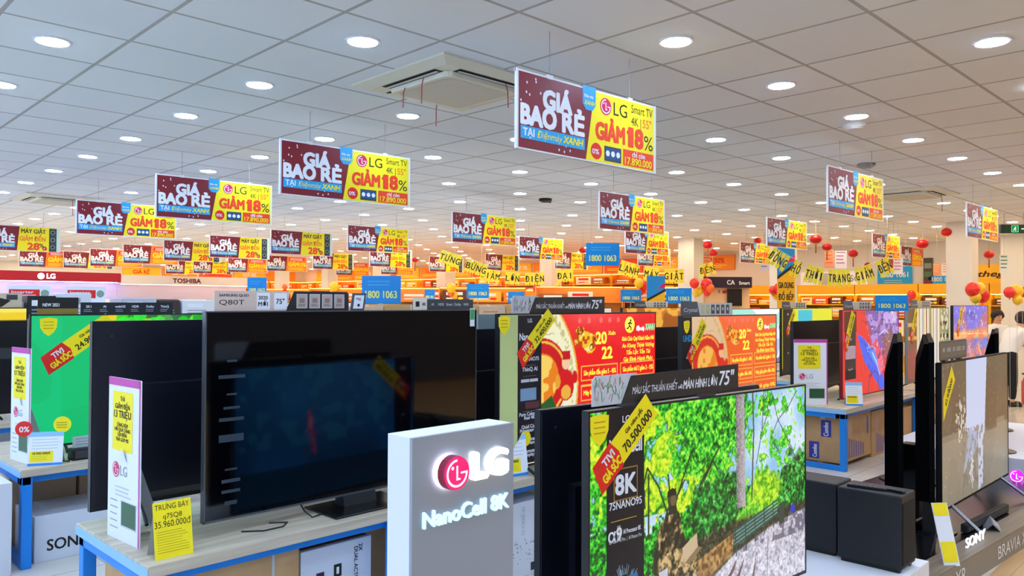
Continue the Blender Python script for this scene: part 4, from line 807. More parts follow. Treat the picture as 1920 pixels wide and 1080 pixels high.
b = MB(); ribbon(b, -.50, z1-.145, .40, .105, math.radians(44), -.017, '32.400.000'); b.build('price_ribbon', red); b = MB(); shield(b, -.79, z1-.07, .05, -.0165); b.build('shield_sticker', red); b = MB(); b.disc(-.60, z0+.175, .05, -.0165, YEL, 20); b.build('round_sticker', red)
topper('black slanted slogan card on top of the red festive television', 3.45, 3.375, .63+z1, .93, .11, bigscreen_card)
orr, w, z0, z1 = tv('television showing an orange festive picture, next to the red one', 5.40, 3.4, 1.65, .92, .63, .04, pic_newyear('#f2581e', '#f06a4a', '#d8d6b8', '#f07a3a', 200))
festive(orr, w, z0, z1); b = MB(); strip_label(b, -w+.01, -w+.15, z0+.35, z1-.01, -.0150, [(.1, .03, 'LG', WHITE), (.35, .05, 'UHD', CYAN), (.6, .02, '4K', WHITE)]); b.rect(-w+.01, -w+.15, z0+.02, z0+.35, -.0148, mat('#a8b6dc', .5)); b.build('feature_label', orr)
b = MB(); ribbon(b, -.60, z1-.20, .38, .10, math.radians(52), -.017, '25.900.000'); b.build('price_ribbon', orr); b = MB(); shield(b, -.755, z1-.09, .045, -.0165); b.build('shield_sticker', orr)
def crystal(b, W, H):
    b.prism([(-W/2, 0), (-W/2, H*1.1), (-W*.2, H*1.1), (-W*.12, 0)], 0, .004, mat('#49525c', .4)); b.text('Crystal', -W*.45, H*.3, H*.3, -.0006, LGREY, w=W*.25); b.prism([(-W*.15, 0), (-W*.2, H), (W/2, H), (W/2, 0)], -.001, .003, mat('#cfd0cc', .5))
    for i in range(6): x = W*(-.1+.1*i); b.rect(x-W*.035, x+W*.035, H*.12, H*.86, -.0018, mat('#c9bf86' if i < 2 else '#4c5056', .5)); b.rect(x-W*.015, x+W*.015, H*.4, H*.65, -.0024, LGREY)
topper('grey feature card with small square icons on the orange festive television', 5.42, 3.405, .63+z1, .82, .105, crystal)
her, w, z0, z1 = tv('television showing a red, blue and purple abstract picture', 8.42, 3.32, 1.74, .955, .63, .04, pic_heroic(), rim=mat('#7a1016', .4))
b = MB(); strip_label(b, -.80, -.50, z0+.26, z1-.22, -.0150, [(.06, .03, '4K', WHITE), (.24, .025, 'HDR', WHITE), (.40, .025, 'Bluetooth', WHITE), (.92, .022, 'Smart TV', WHITE)]); b.rect(-.79, -.51, z0+.42, z0+.56, -.0156, mat('#d8b8c8', .5)); b.rect(-.8, -.5, z0+.2, z0+.3, -.0157, INK); b.rect(-.82, -.48, z1-.24, z1-.02, -.0149, mat('#6a3a1a', .5)); b.build('feature_label', her)
b = MB(); ribbon(b, -.68, z1-.22, .44, .12, math.radians(58), -.017, '18.900.000'); b.build('price_ribbon', her)
topper('grey feature card on the red and blue abstract television', 8.5, 3.325, .63+z1, .8, .09, crystal)
stp, w, z0, z1 = tv('television showing upright cream and brown stripes', 10.42, 3.3, 1.7, .95, .63, .06, pic_stripes(), rim=mat('#8a8a86', .4))
b = MB(); ribbon(b, -.62, z1-.22, .44, .12, math.radians(62), -.017, '16.400.000'); b.build('price_ribbon', stp)
topper('beige feature card on the striped television', 10.6, 3.305, .63+z1, .8, .09, crystal)
sun, w, z0, z1 = tv('television showing an orange and purple sunset, partly wrapped in clear film', 12.16, 3.25, 1.85, 1.0, .63, .04, pic_sunset())
b = MB(); ribbon(b, -.62, z1-.22, .44, .12, math.radians(58), -.017, '21.900.000'); b.build('price_ribbon', sun)

# ------------------------------------------------------------------ brochures, price cards, cartons on and under the tables
def brochure(label, x, y, z, rotz, w=.33, h=.70, curl=True):
    t = thing('brochure_board', label, 'brochure stand', (x, y, z), rotz, 'tall promotion boards'); b = MB(); W = w/2
    b.box(-W, W, 0, .006, .0, h, WHITE); y = -.001
    b.rect(-W, W, h-.035, h, y, MAG); b.rect(W-.012, W, 0, h, y, MAG); b.rect(-W+.045, W-.075, h*.55, h-.06, y, YEL)
    for v, s, q in ((.86, 'Trả', .02), (.81, 'GIẢM ĐẾN', .022), (.755, '13 TRIỆU', .032), (.70, 'TẶNG KÈM', .016), (.67, 'VỚI QUÀ TẶNG', .016), (.64, 'LÊN ĐẾN', .016), (.61, 'TRẢ GÓP 0%', .016)): b.text(s, -.015, h*v, q, y-.0008, INK, al='c', maxw=w*.55)
    round_logo(b, -W+.085, h*.43, .035, y-.0006, PINK, WHITE); b.text('LG', -W+.13, h*.40, .045, y-.0006, GREY, bold=.01)
    b.lines(-W+.08, W-.08, h*.33, .018, 3, .006, y, LGREY); b.lines(-W+.03, -W+.12, h*.24, .03, 5, .005, y, GREY)
    b.rect(-.02, W-.03, h*.09, h*.25, y, LGREY); b.rect(-.015, W-.035, h*.10, h*.245, y-.0006, mat('#2c5a3a', .4)); b.build('board', t)
    b = MB(); b.add([(-W*.5, .006, h*.6), (W*.5, .006, h*.6), (W*.4, .16, 0), (-W*.4, .16, 0)], [(0, 1, 2, 3), (3, 2, 1, 0)], LGREY); b.build('back_support', t)
    if curl:
        b = MB(); b.add([(-W*.1, -.003, h*.50), (W*.25, -.004, h*.49), (W*.1, -.012, h*.565), (-W*.0, -.010, h*.575)], [(0, 1, 2, 3)], WHITE); b.build('paper_tab', t)
    return t
brochure('tall white and yellow board with purple edge, standing before the dark blue television back', 1.285, 3.66, .63, -PI/2+.06, .325, .72)
x, y = at(1520, 8.22); brochure('white board with purple top beside the black television back, on the carton table', x, y, .63, -PI/4, .355, .685, False)
brochure('white and yellow promotion board on the table by the green television', 1.43, 5.93, .63, -PI/2+.1, .32, .75)
def price_card(label, x, y, z, rotz, w, h, kind='yellow', lines=()):
    t = thing('price_card', label, 'price card', (x, y, z), rotz, 'price cards standing on tables'); b = MB(); W = w/2; k = .16
    def face(x0, x1, z0, z1, e, m): b.add([(x0, k*z0-e, z0), (x1, k*z0-e, z0), (x1, k*z1-e, z1), (x0, k*z1-e, z1)], [(0, 1, 2, 3)], m)
    n0 = len(b.v); b.box(-W, W, 0, .002, 0, h, YEL if kind == 'yellow' else WHITE); y_ = -.0006
    if kind == 'yellow':
        for s, v, q, ww in lines: b.text(s, 0, h*v, q, y_, INK, al='c', maxw=w*ww, bold=.01)
        b.lines(-W*.85, W*.85, h*.48, h*.045, 9, .002, y_, mat('#a8981a', .5))
    else:
        b.rect(-W, W, h*.86, h, y_, mat('#8fc4ee', .5)); b.rect(-W, W, 0, h*.07, y_, mat('#2c8ae0', .5)); b.lines(-W*.8, W*.8, h*.78, h*.09, 4, .002, y_, GREY); b.rect(-W*.9, W*.45, h*.10, h*.43, y_, YEL); b.text(lines[0][0], -W*.25, h*.33, h*.07, y_-.0006, INK, al='c', maxw=w*.55); b.lines(-W*.8, W*.3, h*.28, h*.05, 3, .0015, y_-.0006, mat('#a8981a', .5))
    for i in range(n0, len(b.v)): X_, Y_, Z_ = b.v[i]; b.v[i] = (X_, Y_+k*Z_, Z_)
    b.build('card', t); b = MB(); b.add([(-W*.9, k*h, h*.97), (W*.9, k*h, h*.97), (W*.9, k*h+.07, 0), (-W*.9, k*h+.07, 0)], [(0, 1, 2, 3), (3, 2, 1, 0)], LGREY); b.build('back_support', t); return t
price_card('yellow price card reading TRUNG BAY at the front table corner', 1.362, 3.29, .63, 0, .158, .228, lines=(('TRƯNG BÀY', .86, .022, .9), ('q75Q8', .70, .02, .5), ('35.960.000đ', .55, .026, .95)))
t = price_card('blue white and yellow price card by the green television', 1.515, 5.69, .63, -.5, .20, .21, 'blue', (('18.900.000đ',),))
b = MB(); b.disc(-.13, .235, .05, .03, RED, 22); b.text('0%', -.155, .215, .035, .029, WHITE); b.build('round_sticker', t); b = MB(); b.disc(.09, .255, .052, .034, YEL, 22); b.lines(.055, .125, .27, .016, 3, .005, .033, mat('#a8981a', .5)); b.build('round_sticker', t)
x = onY(980, 3.28); price_card('blue white and yellow price card under the red festive television', x, 3.33, .63, -.2, .19, .25, 'blue', (('32.400.000đ',),))
x, y = at(1602, 8.15); price_card('white and yellow price card before the red and blue abstract television', x, y, .63, -.9, .17, .24, 'blue', (('18.900.000đ',),))
price_card('white and yellow price card before the striped television', 10.55, 3.1, .63, -.9, .17, .24, 'blue', (('16.400.000đ',),))
o = thing('sound_bar', 'black sound box below the green television', 'speaker', (1.86, 5.76, .63)); b = MB(); b.box(-.18, .18, -.05, .05, 0, .075, mat('#0d0e12', .45)); b.build('body', o, bevel=.01); b = MB(); b.box(-.16, .16, -.052, -.05, .012, .062, DGREY); b.build('grille', o)
o = thing('name_plate', 'small grey label board on the black sound box', 'label', (1.87, 5.77, .705)); b = MB(); b.box(-.17, .17, 0, .004, 0, .075, mat('#c8d2d4', .45)); b.build('board', o); b = MB(); b.lines(-.15, .1, .06, .018, 3, .005, -.0008, GREY); b.build('print', o)
def wire(label, pts, r=.004):
    b = MB(); b.tube(pts, r, BLACK, 6); tag(b.build('power_cable'), label, 'cable')
wire('thin black cable looping on the oak table below the dark screen', [(1.72, 3.42, .634), (1.80, 3.36, .634), (1.90, 3.36, .634), (1.95, 3.41, .634), (1.88, 3.46, .634)])
wire('black cable tail hanging from the dark middle television', [(2.06, 3.50, .70), (2.06, 3.44, .66), (2.08, 3.40, .634), (2.14, 3.42, .634)])
wire('black cables behind the sound box below the green television', [(1.62, 5.86, .634), (1.66, 5.80, .634), (1.63, 5.74, .634), (1.66, 5.70, .634), (1.70, 5.86, .634)])

def carton(label, x0, x1, y0, y1, z0, h, m=KRAFT, front=None, side=None, name='carton', group='cartons around the tables', tape=True):
    t = thing(name, label, 'carton', ((x0+x1)/2, (y0+y1)/2, z0), 0, group); W, D = (x1-x0)/2, (y1-y0)/2
    b = MB(); b.box(-W, W, -D, D, 0, h, m)
    b.build('box_body', t, bevel=.003)
    if tape: b = MB(); b.box(-W-.0008, W+.0008, -.024, .024, h-.06, h+.0008, mat('#d8c39c', .3)); b.build('packing_tape', t)
    if front: b = MB(); front(b, W, h, -D-.001); b.build('front_print', t)
    if side: b = MB(); side(b, D, h, -W-.001); b.build('side_print', t, rotz=-PI/2)
    return t
def hood(b, W, h, y):
    b.flat([(.02, h*.36), (W, h*.36), (W, h*.74), (.07, h*.74)], y, GREEN); b.text('KITCHEN', .12, h*.58, .042, y-.0006, mat('#cfe0b8', .5), w=.18); b.text('LITE HOOD', .12, h*.43, .042, y-.0006, mat('#cfe0b8', .5), w=.22); b.flat([(-.16, h*.3), (-.06, h*.3), (-.03, h*.5), (-.10, h*.52)], y, GREEN); b.rect(.195, .208, 0, h, y-.001, LGREY)
carton('brown kraft carton with a green kitchen band under the front table', 1.31, 1.985, 3.36, 3.95, 0, .515, KRAFT, hood, lambda b, D, h, y: (b.text('V', -.2, h*.7, .05, y, GREEN, rot=0), b.lines(-.1, .2, h*.5, .05, 4, .01, y, mat('#9a7a4a', .6))))
def dual(b, W, h, y):
    b.rect(-.12, -.075, h*.62, h*.75, y, mat('#3a1f3a', .5)); b.rect(-.02, .025, h*.66, h*.79, y, INK); b.rect(-.005, .01, h*.69, h*.76, y-.0006, WHITE); b.text('DUAL ACTION', .10, h*.92, .022, y, INK, rot=-PI/2, w=.2); b.text('2X', .128, h*.94, .022, y, INK, rot=-PI/2)
t = carton('white carton with an open brown top next to the kitchen carton', 2.0, 2.41, 3.37, 3.9, 0, .485, mat('#d6dbe6', .5), dual, tape=False)
b = MB(); b.box(-.19, .19, -.24, .24, .4855, .489, mat('#7a4218', .6)); b.box(-.18, -.08, -.2, -.1, .489, .491, KRAFT2)
b.build('inner_flap', t)
def sharp(b, W, h, y):
    b.text('SHARP', W*.45, h*.93, .055, y, GREY, rot=-PI/2, w=.19); b.text('FP-J80EV-H', -W*.1, h*.93, .03, y, LGREY, rot=-PI/2, w=.17)
    for i in range(60): b.disc(random.uniform(-W*.9, W*.6), random.uniform(h*.18, h*.52), random.uniform(.003, .008), y, mat('#9aa0a8', .5), 6)
    b.rect(W*.3, W*.6, h*.05, h*.16, y, mat('#1e3444', .5))
carton('white air purifier carton seen between the logo pillar and black back', 3.32, 3.74, 3.34, 3.8, 0, .46, mat('#dfe3ea', .5), sharp)
carton('brown kraft carton behind the logo pillar', 2.66, 3.24, 3.4, 3.95, 0, .5, KRAFT)
def sony(b, W, h, y): b.text('SONY', -W*.56, h*.54, .062, y, INK, w=.36, bold=.0)
carton('low white carton with large black letters under the table of the green television', 1.468, 2.3, 5.72, 6.17, 0, .30, mat('#dde2ec', .5), lambda b, W, h, y: b.text('SONY', -W*.82, .068, .072, y, INK, w=.245, bold=.018), lambda b, D, h, y: b.rect(.0, .07, h*.45, h*.6, y, WHITE), tape=False)
carton('pale peach carton under the table of the green television', 1.44, 1.86, 6.22, 6.78, 0, .53, KRAFT2)
carton('second pale peach carton under the table of the green television', 1.88, 2.5, 6.22, 6.78, 0, .53, KRAFT2)
carton('tall white carton at the photo left border beside a blue table leg', .62, 1.31, 5.58, 6.3, 0, .57, mat('#dcdde6', .5), lambda b, W, h, y: (b.rect(-W*.9, -W*.2, h*.3, h*.9, y, LGREY), b.stroke((-W*.6, .1), (W*.7, .19), .006, y, INK)))
def fan(b, D, h, y): b.rect(-D, -D*.45, h*.1, h*.6, y, mat('#2f8a6a', .6)); b.disc(-D*.7, h*.72, .05, y, mat('#2f9a74', .6), 16); b.disc(D*.1, h*.62, .07, y, mat('#8a6a44', .6), 16); b.disc(D*.1, h*.62, .045, y-.0006, KRAFT, 14); b.stroke((D*.1, h*.55), (D*.3, h*.45), .02, y, mat('#8a6a44', .6)); b.disc(0, h*.28, .07, y, mat('#9ab08a', .6), 14)
def blue_(b, D, h, y): b.rect(-D*.1, D*.45, h*.55, h*.92, y, mat('#3c3f9c', .6)); b.text('Comfee', D*.3, h*.57, .05, y-.0006, WHITE, rot=PI/2, w=h*.3); b.rect(-D*.75, -D*.2, h*.05, h*.42, y, mat('#3c3f9c', .6)); b.text('Comfee', -D*.32, h*.08, .045, y-.0006, WHITE, rot=PI/2, w=h*.28)
def stripes_(b, W, h, y):
    for k in range(7): b.rect(-W*.55+k*W*.16, -W*.55+k*W*.16+W*.08, h*.06, h*(.5-.03*k), y, mat('#6b63a8', .6))
    b.rect(W*.7, W*.82, h*.5, h*.9, y, mat('#6b63a8', .6)); b.disc(-W*.5, h*.7, .08, y, mat('#c8a08a', .6), 14)
carton('kraft carton with a brown fan drawing and green block in the blue table frame', 8.06, 8.55, 3.62, 3.96, .05, .45, KRAFT, None, fan)
carton('kraft carton with upright blue labels in the blue table frame', 8.10, 8.9, 3.19, 3.58, .05, .47, KRAFT, stripes_, blue_)
carton('kraft carton with purple bars further along the carton table', 8.95, 9.6, 3.2, 3.7, 0, .5, KRAFT, stripes_)
carton('plain kraft carton at the far end of the carton table', 9.65, 10.15, 3.16, 3.8, 0, .46, KRAFT)
carton('plain kraft carton between the two edge-on televisions', 10.5, 11.1, 3.06, 3.6, 0, .55, KRAFT, stripes_)
carton('plain kraft carton under the striped television', 11.2, 11.9, 3.1, 3.6, 0, .5, KRAFT)
for k, (x, y) in enumerate(((4.05, 3.4), (4.62, 3.42), (5.5, 3.4), (6.2, 3.42))): carton(['brown carton under the red festive table', 'second brown carton under the red festive table', 'brown carton under the orange festive table', 'second brown carton under the orange festive table'][k], x, x+.58, y, y+.5, 0, .48, KRAFT)

# ------------------------------------------------------------------ third row and further screens
shop_table(1.365, 3.45, 5.63, 6.85, 'oak table with blue legs under the green television')
grn, w, z0, z1 = tv('television showing a plain green picture with bright green blur along its top', 1.535, 6.17, 1.67, .93, .63, .035, pic_green())
b = MB(); ribbon(b, -.52, z1-.20, .52, .13, math.radians(36), -.0150, '24.900.000'); b.build('price_ribbon', grn); b = MB(); shield(b, -.72, z1-.085, .055, -.0150); b.build('shield_sticker', grn)
def goldcard(b, W, H): b.box(-W/2, W/2, 0, .004, 0, H, mat('#8a742c', .4)); b.rect(-W/2, W/2, H*.55, H*1.6, -.0006, mat('#1a1a1a', .4)); b.text('NEW 2021', -W*.38, H*.75, H*.3, -.0012, WHITE, w=W*.4)
topper('gold and black card on the green television, at its corner', 1.585, 6.175, .63+z1, .26, .075, goldcard)
def blackicons(b, W, H):
    b.box(-W/2, W/2, 0, .004, 0, H, mat('#1d2128', .4))
    for i in range(6): b.text(['2K1', 'AI', 'webOS', 'HDR', 'Dolby', 'ThinQ'][i], W*(-.42+.165*i), H*.55, H*.2, -.0006, WHITE, al='c'); b.lines(W*(-.47+.165*i), W*(-.38+.165*i), H*.4, H*.15, 2, H*.05, -.0006, GREY)
topper('black strip of small white icons on the green television', 1.86, 6.176, .63+z1, .66, .085, blackicons)
shop_table(.2, 2.2, 7.9, 8.8, 'table behind the green television with the yellow glowing screen')
P = Pic(120, 68, '#06070a'); P.rect(0, 0, 1, .12, '#f0d020'); P.rect(0, 0, 1, .04, '#f8e860'); P.rect(.6, .38, .98, .48, '#2a3038'); P.rect(0, .6, 1, 1, '#04050a')
yl, w, z0, z1 = tv('dark television with a yellow glowing top edge behind the left board', .35, 8.2, 1.67, .955, .63, .04, P)
def dark_arrow(b, W, H): b.box(-W/2, W/2, 0, .004, 0, H, mat('#c9b69a', .5)); b.flat([(-W/2, H*.05), (W*.32, H*.05), (W*.40, H*.5), (W*.18, H*.9), (-W/2, H*.9)], -.0008, mat('#241c1a', .4)); b.text('NanoQLED', -W*.3, H*.3, H*.25, -.0014, WHITE, w=W*.5); b.rect(W*.36, W*.46, H*.55, H*.9, -.0008, DGREY)
topper('beige card with a dark arrow on the yellow glowing television', 1.1, 8.205, .63+z1, .88, .13, dark_arrow)
far_pics = [('blue', '#2a4a9a', '#6a9ae0'), ('pale', '#e8d2c4', '#f4e6dc'), ('amber', '#a85a1a', '#f0b040'), ('grey', '#3a3c44', '#9aa0aa'), ('teal', '#0a4a4a', '#3ac0b0')]
for k, X in ((1, 6.45), (2, 8.35)):
    shop_table(X-.05, X+1.8, 5.63, 6.5, f'table of the {far_pics[k][0]} television in the third row')
    tv(f'television with a {far_pics[k][0]} picture peeking over the second row', X, 6.15, 1.67, .955, .63, .04, pic_solid(far_pics[k][1], far_pics[k][2], k+3))
    topper(f'grey feature card on the {far_pics[k][0]} television of the third row', X+.3, 6.155, .63+.995, .8, .08, crystal)
shop_table(10.9, 13.2, 5.63, 6.5, 'table of the white cloud television behind the orange festive screen')
tv('television showing pale white clouds behind the orange festive screen', 11.15, 6.1, 1.9, .93, .63, .04, pic_cloud())
shop_table(10.3, 12.6, 4.75, 5.5, 'table of the yellow television behind the brochure stand')
ye, w, z0, z1 = tv('television showing a yellow advert behind the wide black back', 10.55, 5.0, 1.75, .95, .63, .04, pic_yellow())
b = MB(); strip_label(b, -.85, -.52, z0+.02, z1-.01, -.0150, [(.1, .03, '4K', WHITE), (.4, .03, 'HDR', WHITE), (.7, .03, 'AI', WHITE)], m=mat('#2a221c', .4)); b.build('feature_label', ye); b = MB(); ribbon(b, -.60, z1-.2, .4, .10, math.radians(52), -.017, '12.900.000'); b.build('price_ribbon', ye)
topper('grey feature card on the yellow advert television', 10.6, 5.005, .63+z1, .8, .085, crystal)

# ------------------------------------------------------------------ washing machines and fascias on the left
def washer(x, y, z, label, m=WHITE, cap=None):
    t = thing('washing_machine', label, 'washing machine', (x, y, z), 0, 'washing machines behind the television rows'); b = MB(); b.box(-.28, .28, -.28, .28, .03, .92, m); b.build('cabinet', t, bevel=.015)
    b = MB(); b.sideprism([(-.27, .92), (.27, .92), (.27, 1.04), (.05, 1.04)], -.27, .27, mat('#b8bcc4', .35)); b.build('control_panel', t); b = MB(); b.box(-.22, .22, -.24, .04, .965, .985, mat('#4a4e58', .2)); b.build('lid', t)
    for s in (-1, 1): b = MB(); b.box(s*.22-.03, s*.22+.03, -.25, .25, 0, .03, BLACK); b.build('foot', t)
    if cap: b = MB(); b.box(-.25, .25, .2, .206, 1.04, 1.26, WHITE); b.rect(-.23, .12, 1.10, 1.21, .1992, RED); b.text('Inverter', -.20, 1.16, .035, .1985, WHITE, w=.25); b.lines(-.2, .1, 1.14, .02, 1, .008, .1985, WHITE); b.disc(.18, 1.16, .05, .1992, mat('#8aa08a', .5), 12); b.build('promotion_card', t)
    return t
for k in range(9):
    x = 2.2+.68*k; y = 11.4
    if k % 9 == 0: st = plinth('appliance_riser', 'long white riser carrying the washing machines', 1.8, 8.1, 11.0, 12.2, .62, WHITE)
    washer(x, y, .62, f'washing machine on the long riser, {ORD[k]} from the left' + (', with a red and white card' if k < 3 else ''), [WHITE, LGREY, mat('#9aa0a8', .35)][k % 3 if k else 0], k < 3)
def fascia(label, x0, x1, y, z0, z1, m, fn, glow=None):
    t = thing('brand_fascia', label, 'fascia sign', ((x0+x1)/2, y, 0), 0); W = (x1-x0)/2
    b = MB(); b.box(-W, W, -.25, .12, z0, z1, m); b.build('fascia_board', t)
    b = MB(); b.box(-W, W, .1, .12, 0, z0, mat('#dcd6ee' if glow else '#d8d0c4', .5)); b.build('back_panel', t)
    b = MB(); fn(b, W, z0, z1, -.252); b.build('lettering', t)
    if glow: b = MB(); b.box(-W+.05, W-.05, -.12, -.08, z0-.012, z0, glow); b.build('light_strip', t)
    return t
ROSE = mat('#a80f2c', .4)
x0_, x1_, x2_ = 4.2, 8.2, 12.2
def lgf(b, W, z0, z1, y): x = onY(86, 23.75)-6.2; b.disc(x-.12, (z0+z1)/2, .085, y, mat('#ffd8e8', .4, emit=2), 18); b.text('LG', x+.02, (z0+z1)/2-.06, .13, y, mat('#ffffff', .4, emit=2), bold=.03)
fascia('long red fascia with a round white logo over the washing area', x0_, x1_, 24, 2.2, 2.46, ROSE, lgf, mat('#b8b0ff', .4, emit=26))
fascia('long white fascia with dark red capital letters, right of the red fascia', x1_+.01, x2_, 24, 2.16, 2.42, mat('#efe9e2', .5), lambda b, W, z0, z1, y: b.text('TOSHIBA', onY(324, 23.75)-10.2, z0+.06, .13, y, mat('#6a0c1a', .5), w=.85, bold=.04), mat('#ffd0b0', .4, emit=8))
for k in range(8):
    x = 5.0+.85*k; t = thing('refrigerator', f'tall appliance along the fascia wall, {ORD[k]} from the left', 'refrigerator', (x, 23.4, 0), 0, 'appliances along the fascia wall'); m = [WHITE, LGREY, mat('#4a4c52', .3)][k % 3]
    b = MB(); b.box(-.32, .32, -.3, .33, .03, 1.72, m); b.build('cabinet', t, bevel=.01); b = MB(); b.box(-.315, .315, -.335, -.305, 1.15, 1.71, m); d = b.build('door', t); b = MB(); b.tube([(-.27, -.36, 1.2), (-.27, -.36, 1.55)], .012, METAL, 6); b.build('handle', d)
    b = MB(); b.box(-.315, .315, -.335, -.305, .05, 1.13, m); d = b.build('door', t); b = MB(); b.tube([(-.27, -.36, .75), (-.27, -.36, 1.08)], .012, METAL, 6); b.build('handle', d); b = MB(); b.box(-.3, .3, -.25, .25, 0, .03, BLACK); b.build('foot', t)
for k in range(6):
    carton(f'kraft carton in the stack behind the dark screen, {ORD[k]} from the left', 3.95+.40*k, 4.335+.40*k, 5.9, 6.45, .95, .715 if k % 2 else .70, mat('#c7a56c', .7) if k % 2 else KRAFT2, lambda b, W, h, y: (b.lines(-W*.7, W*.6, h*.92, .03, 4, .008, y, mat('#9a7440', .6)), b.rect(W*.55, W*.66, 0, h, y-.0006, LGREY)), group='kraft carton stack')
plinth('stock_shelf', 'low brown shelf carrying the kraft carton stack', 3.9, 6.4, 5.85, 6.5, .95, OAKB, None, 'shelf')
plinth('stock_rack', 'grey rack of appliance boxes before the washing machines', 1.7, 5.2, 9.25, 9.85, 1.5, mat('#8a8c92', .5), None, 'rack')
for k, (p0, p1, hh, c, nm) in enumerate(((2, 44, .17, '#7c8088', 'grey'), (50, 104, .24, '#17181c', 'black'), (118, 170, .27, '#d9dde0', 'white'), (174, 222, .13, '#c81a2c', 'red'), (226, 292, .22, '#b9bcc4', 'silver'), (296, 336, .20, '#3a302c', 'dark brown'), (340, 404, .20, '#e2e4e4', 'pale'))):
    x0, x1 = onY(p0, 9.4), onY(p1, 9.4); t = thing('appliance_box', f'{nm} appliance box in the row behind the green television', 'appliance box', ((x0+x1)/2, 9.55, 1.5), 0, 'appliance boxes on the grey rack'); W = (x1-x0)/2
    b = MB(); b.box(-W, W, -.18, .2, 0, hh, mat(c, .5)); b.build('box_body', t, bevel=.008); b = MB(); b.rect(-W*.7, W*.2, hh*.55, hh*.8, -.1815, WHITE if nm != 'white' else GREY); b.lines(-W*.7, W*.5, hh*.4, hh*.15, 2, hh*.05, -.1815, GREY); b.build('label_print', t)

# ------------------------------------------------------------------ blue hotline signs on poles
def hotline(label, px, z, wpx, ytop, ybot, rot=-.8, base=0, hang=False, num='1800 1063'):
    x, y = at(px, z); W = wpx/FPX*z/2; h1, h0 = hgt(ytop, px, z), hgt(ybot, px, z); H = h1-h0
    t = thing('hotline_sign', label, 'hotline sign', (x, y, CEIL if hang else base), rot, 'blue hotline signs'); o = CEIL if hang else base
    b = MB(); b.box(-W, W, -.006, .006, h0-o, h1-o, CYAN if False else mat('#0f86d2', .35)); b.lines(-W*.7, W*.5, h0-o+H*.82, H*.12, 2, H*.05, -.007, mat('#3aa0dc', .4))
    b.text(num, 0, h0-o+H*.2, H*.26, -.0075, mat('#f0ee7a', .5), al='c', w=W*1.6, bold=.02); b.build('panel', t)
    if hang:
        for s in (-.7, .7): b = MB(); b.tube([(s*W, 0, h1-o), (s*W, 0, 0)], .002, GREY, 5); b.build('cable', t)
    else:
        b = MB(); b.tube([(0, .012, 0), (0, .012, h1-o-.02)], .007, GREY, 6); b.build('pole', t); b = MB(); b.lathe([(.10, 0), (.10, .012), (.02, .02)] if base == 0 else [(.03, 0), (.03, .006), (.01, .01)], GREY, 14); b.build('stand_plate', t)
hotline('largest blue hotline sign standing on the third row television', 715, 7.6, 74, 517, 569, -.85, 1.666)
hotline('narrow blue hotline sign turned aside, between the white fascia and pillar', 482, 11.3, 36, 520, 557)
hotline('blue hotline sign over the far end of the dark middle television', 896, 15, 42, 532, 559)
hotline('tiny pale blue hotline sign between the largest sign and the pillar', 806, 14.3, 19, 543, 563)
hotline('small blue hotline sign beside the black slogan card of the red television', 968, 13.8, 30, 547, 568)
hotline('blue hotline sign hanging from the ceiling among sale signs', 1130, 9.8, 63, 455, 498, -.75, 0, True)
hotline('blue hotline sign with a white shine, right of the slogan card', 1183, 14.6, 40, 543, 566, -.6)
hotline('pale blue hotline sign below the red and yellow balloons', 1273, 13.0, 48, 540, 569)
hotline('blue hotline sign on top of the red and blue abstract television', 1672, 8.86, 62, 553, 583, -.8, 1.626)

# ------------------------------------------------------------------ lanterns, balloons, pennant strings
LANT = mat('#d0101c', .45)
def lantern(label, px, py, r):
    z = min(.12*FPX/r, 15.5 if px < 1500 else 13.6); R = r/FPX*z; x, y = at(px, z); h = min(hgt(py, px, z), CEIL-.13)
    t = thing('paper_lantern', label, 'lantern', (x, y, h), 0, 'red paper lanterns')
    b = MB(); n = 9; b.lathe([(R*math.cos(a)*(1 if abs(a) < 1.4 else .4), R*.78*math.sin(a)) for a in [(-1.35+2.7*k/n) for k in range(n+1)]], LANT, 16); b.build('shade', t, smooth=True)
    b = MB(); b.lathe([(.035, -R*.88), (.035, -R*.7)], mat('#e8b23a', .4), 10); b.lathe([(.035, R*.7), (.035, R*.88)], mat('#e8b23a', .4), 10); b.build('gold_ring', t)
    b = MB(); b.tube([(0, 0, -R*.85), (0, 0, -R*.85-.16)], .010, mat('#b85a3a', .6), 6, .014); b.build('tassel', t); b = MB(); b.tube([(0, 0, R*.8), (0, 0, CEIL-h)], .002, GREY, 5); b.build('string', t)
for px, py, r, lb in ((1530, 448, 11, 'red lantern above the pennant letters, first of the descending trio'), (1551, 463, 9, 'red lantern just below the first of the trio'), (1600, 475, 9, 'red lantern above the middle pennant letters'), (1730, 457, 11, 'red lantern left of the wide pillar'), (1776, 435, 10, 'red lantern half hidden behind the wide pillar'), (1855, 477, 9, 'red lantern over the yellow shop sign'), (1327, 459, 9, 'upper red lantern of the pair beside the cream pillar'), (1338, 474, 8, 'lower red lantern of the pair beside the cream pillar'), (1421, 451, 7, 'red lantern peeking over a sale sign near the banner pillar'), (778, 487, 6, 'small red lantern between sale signs deep in the shop'), (1092, 469, 7, 'red lantern partly behind the hanging blue sign'), (1627, 497, 6, 'smallest red lantern below the trio')):
    lantern(lb, px, py, r)
BAL = {'red': mat('#ee2a1c', .25, spec=.6), 'yellow': mat('#f8c81a', .25, spec=.6), 'orange': mat('#f4661c', .25, spec=.6)}
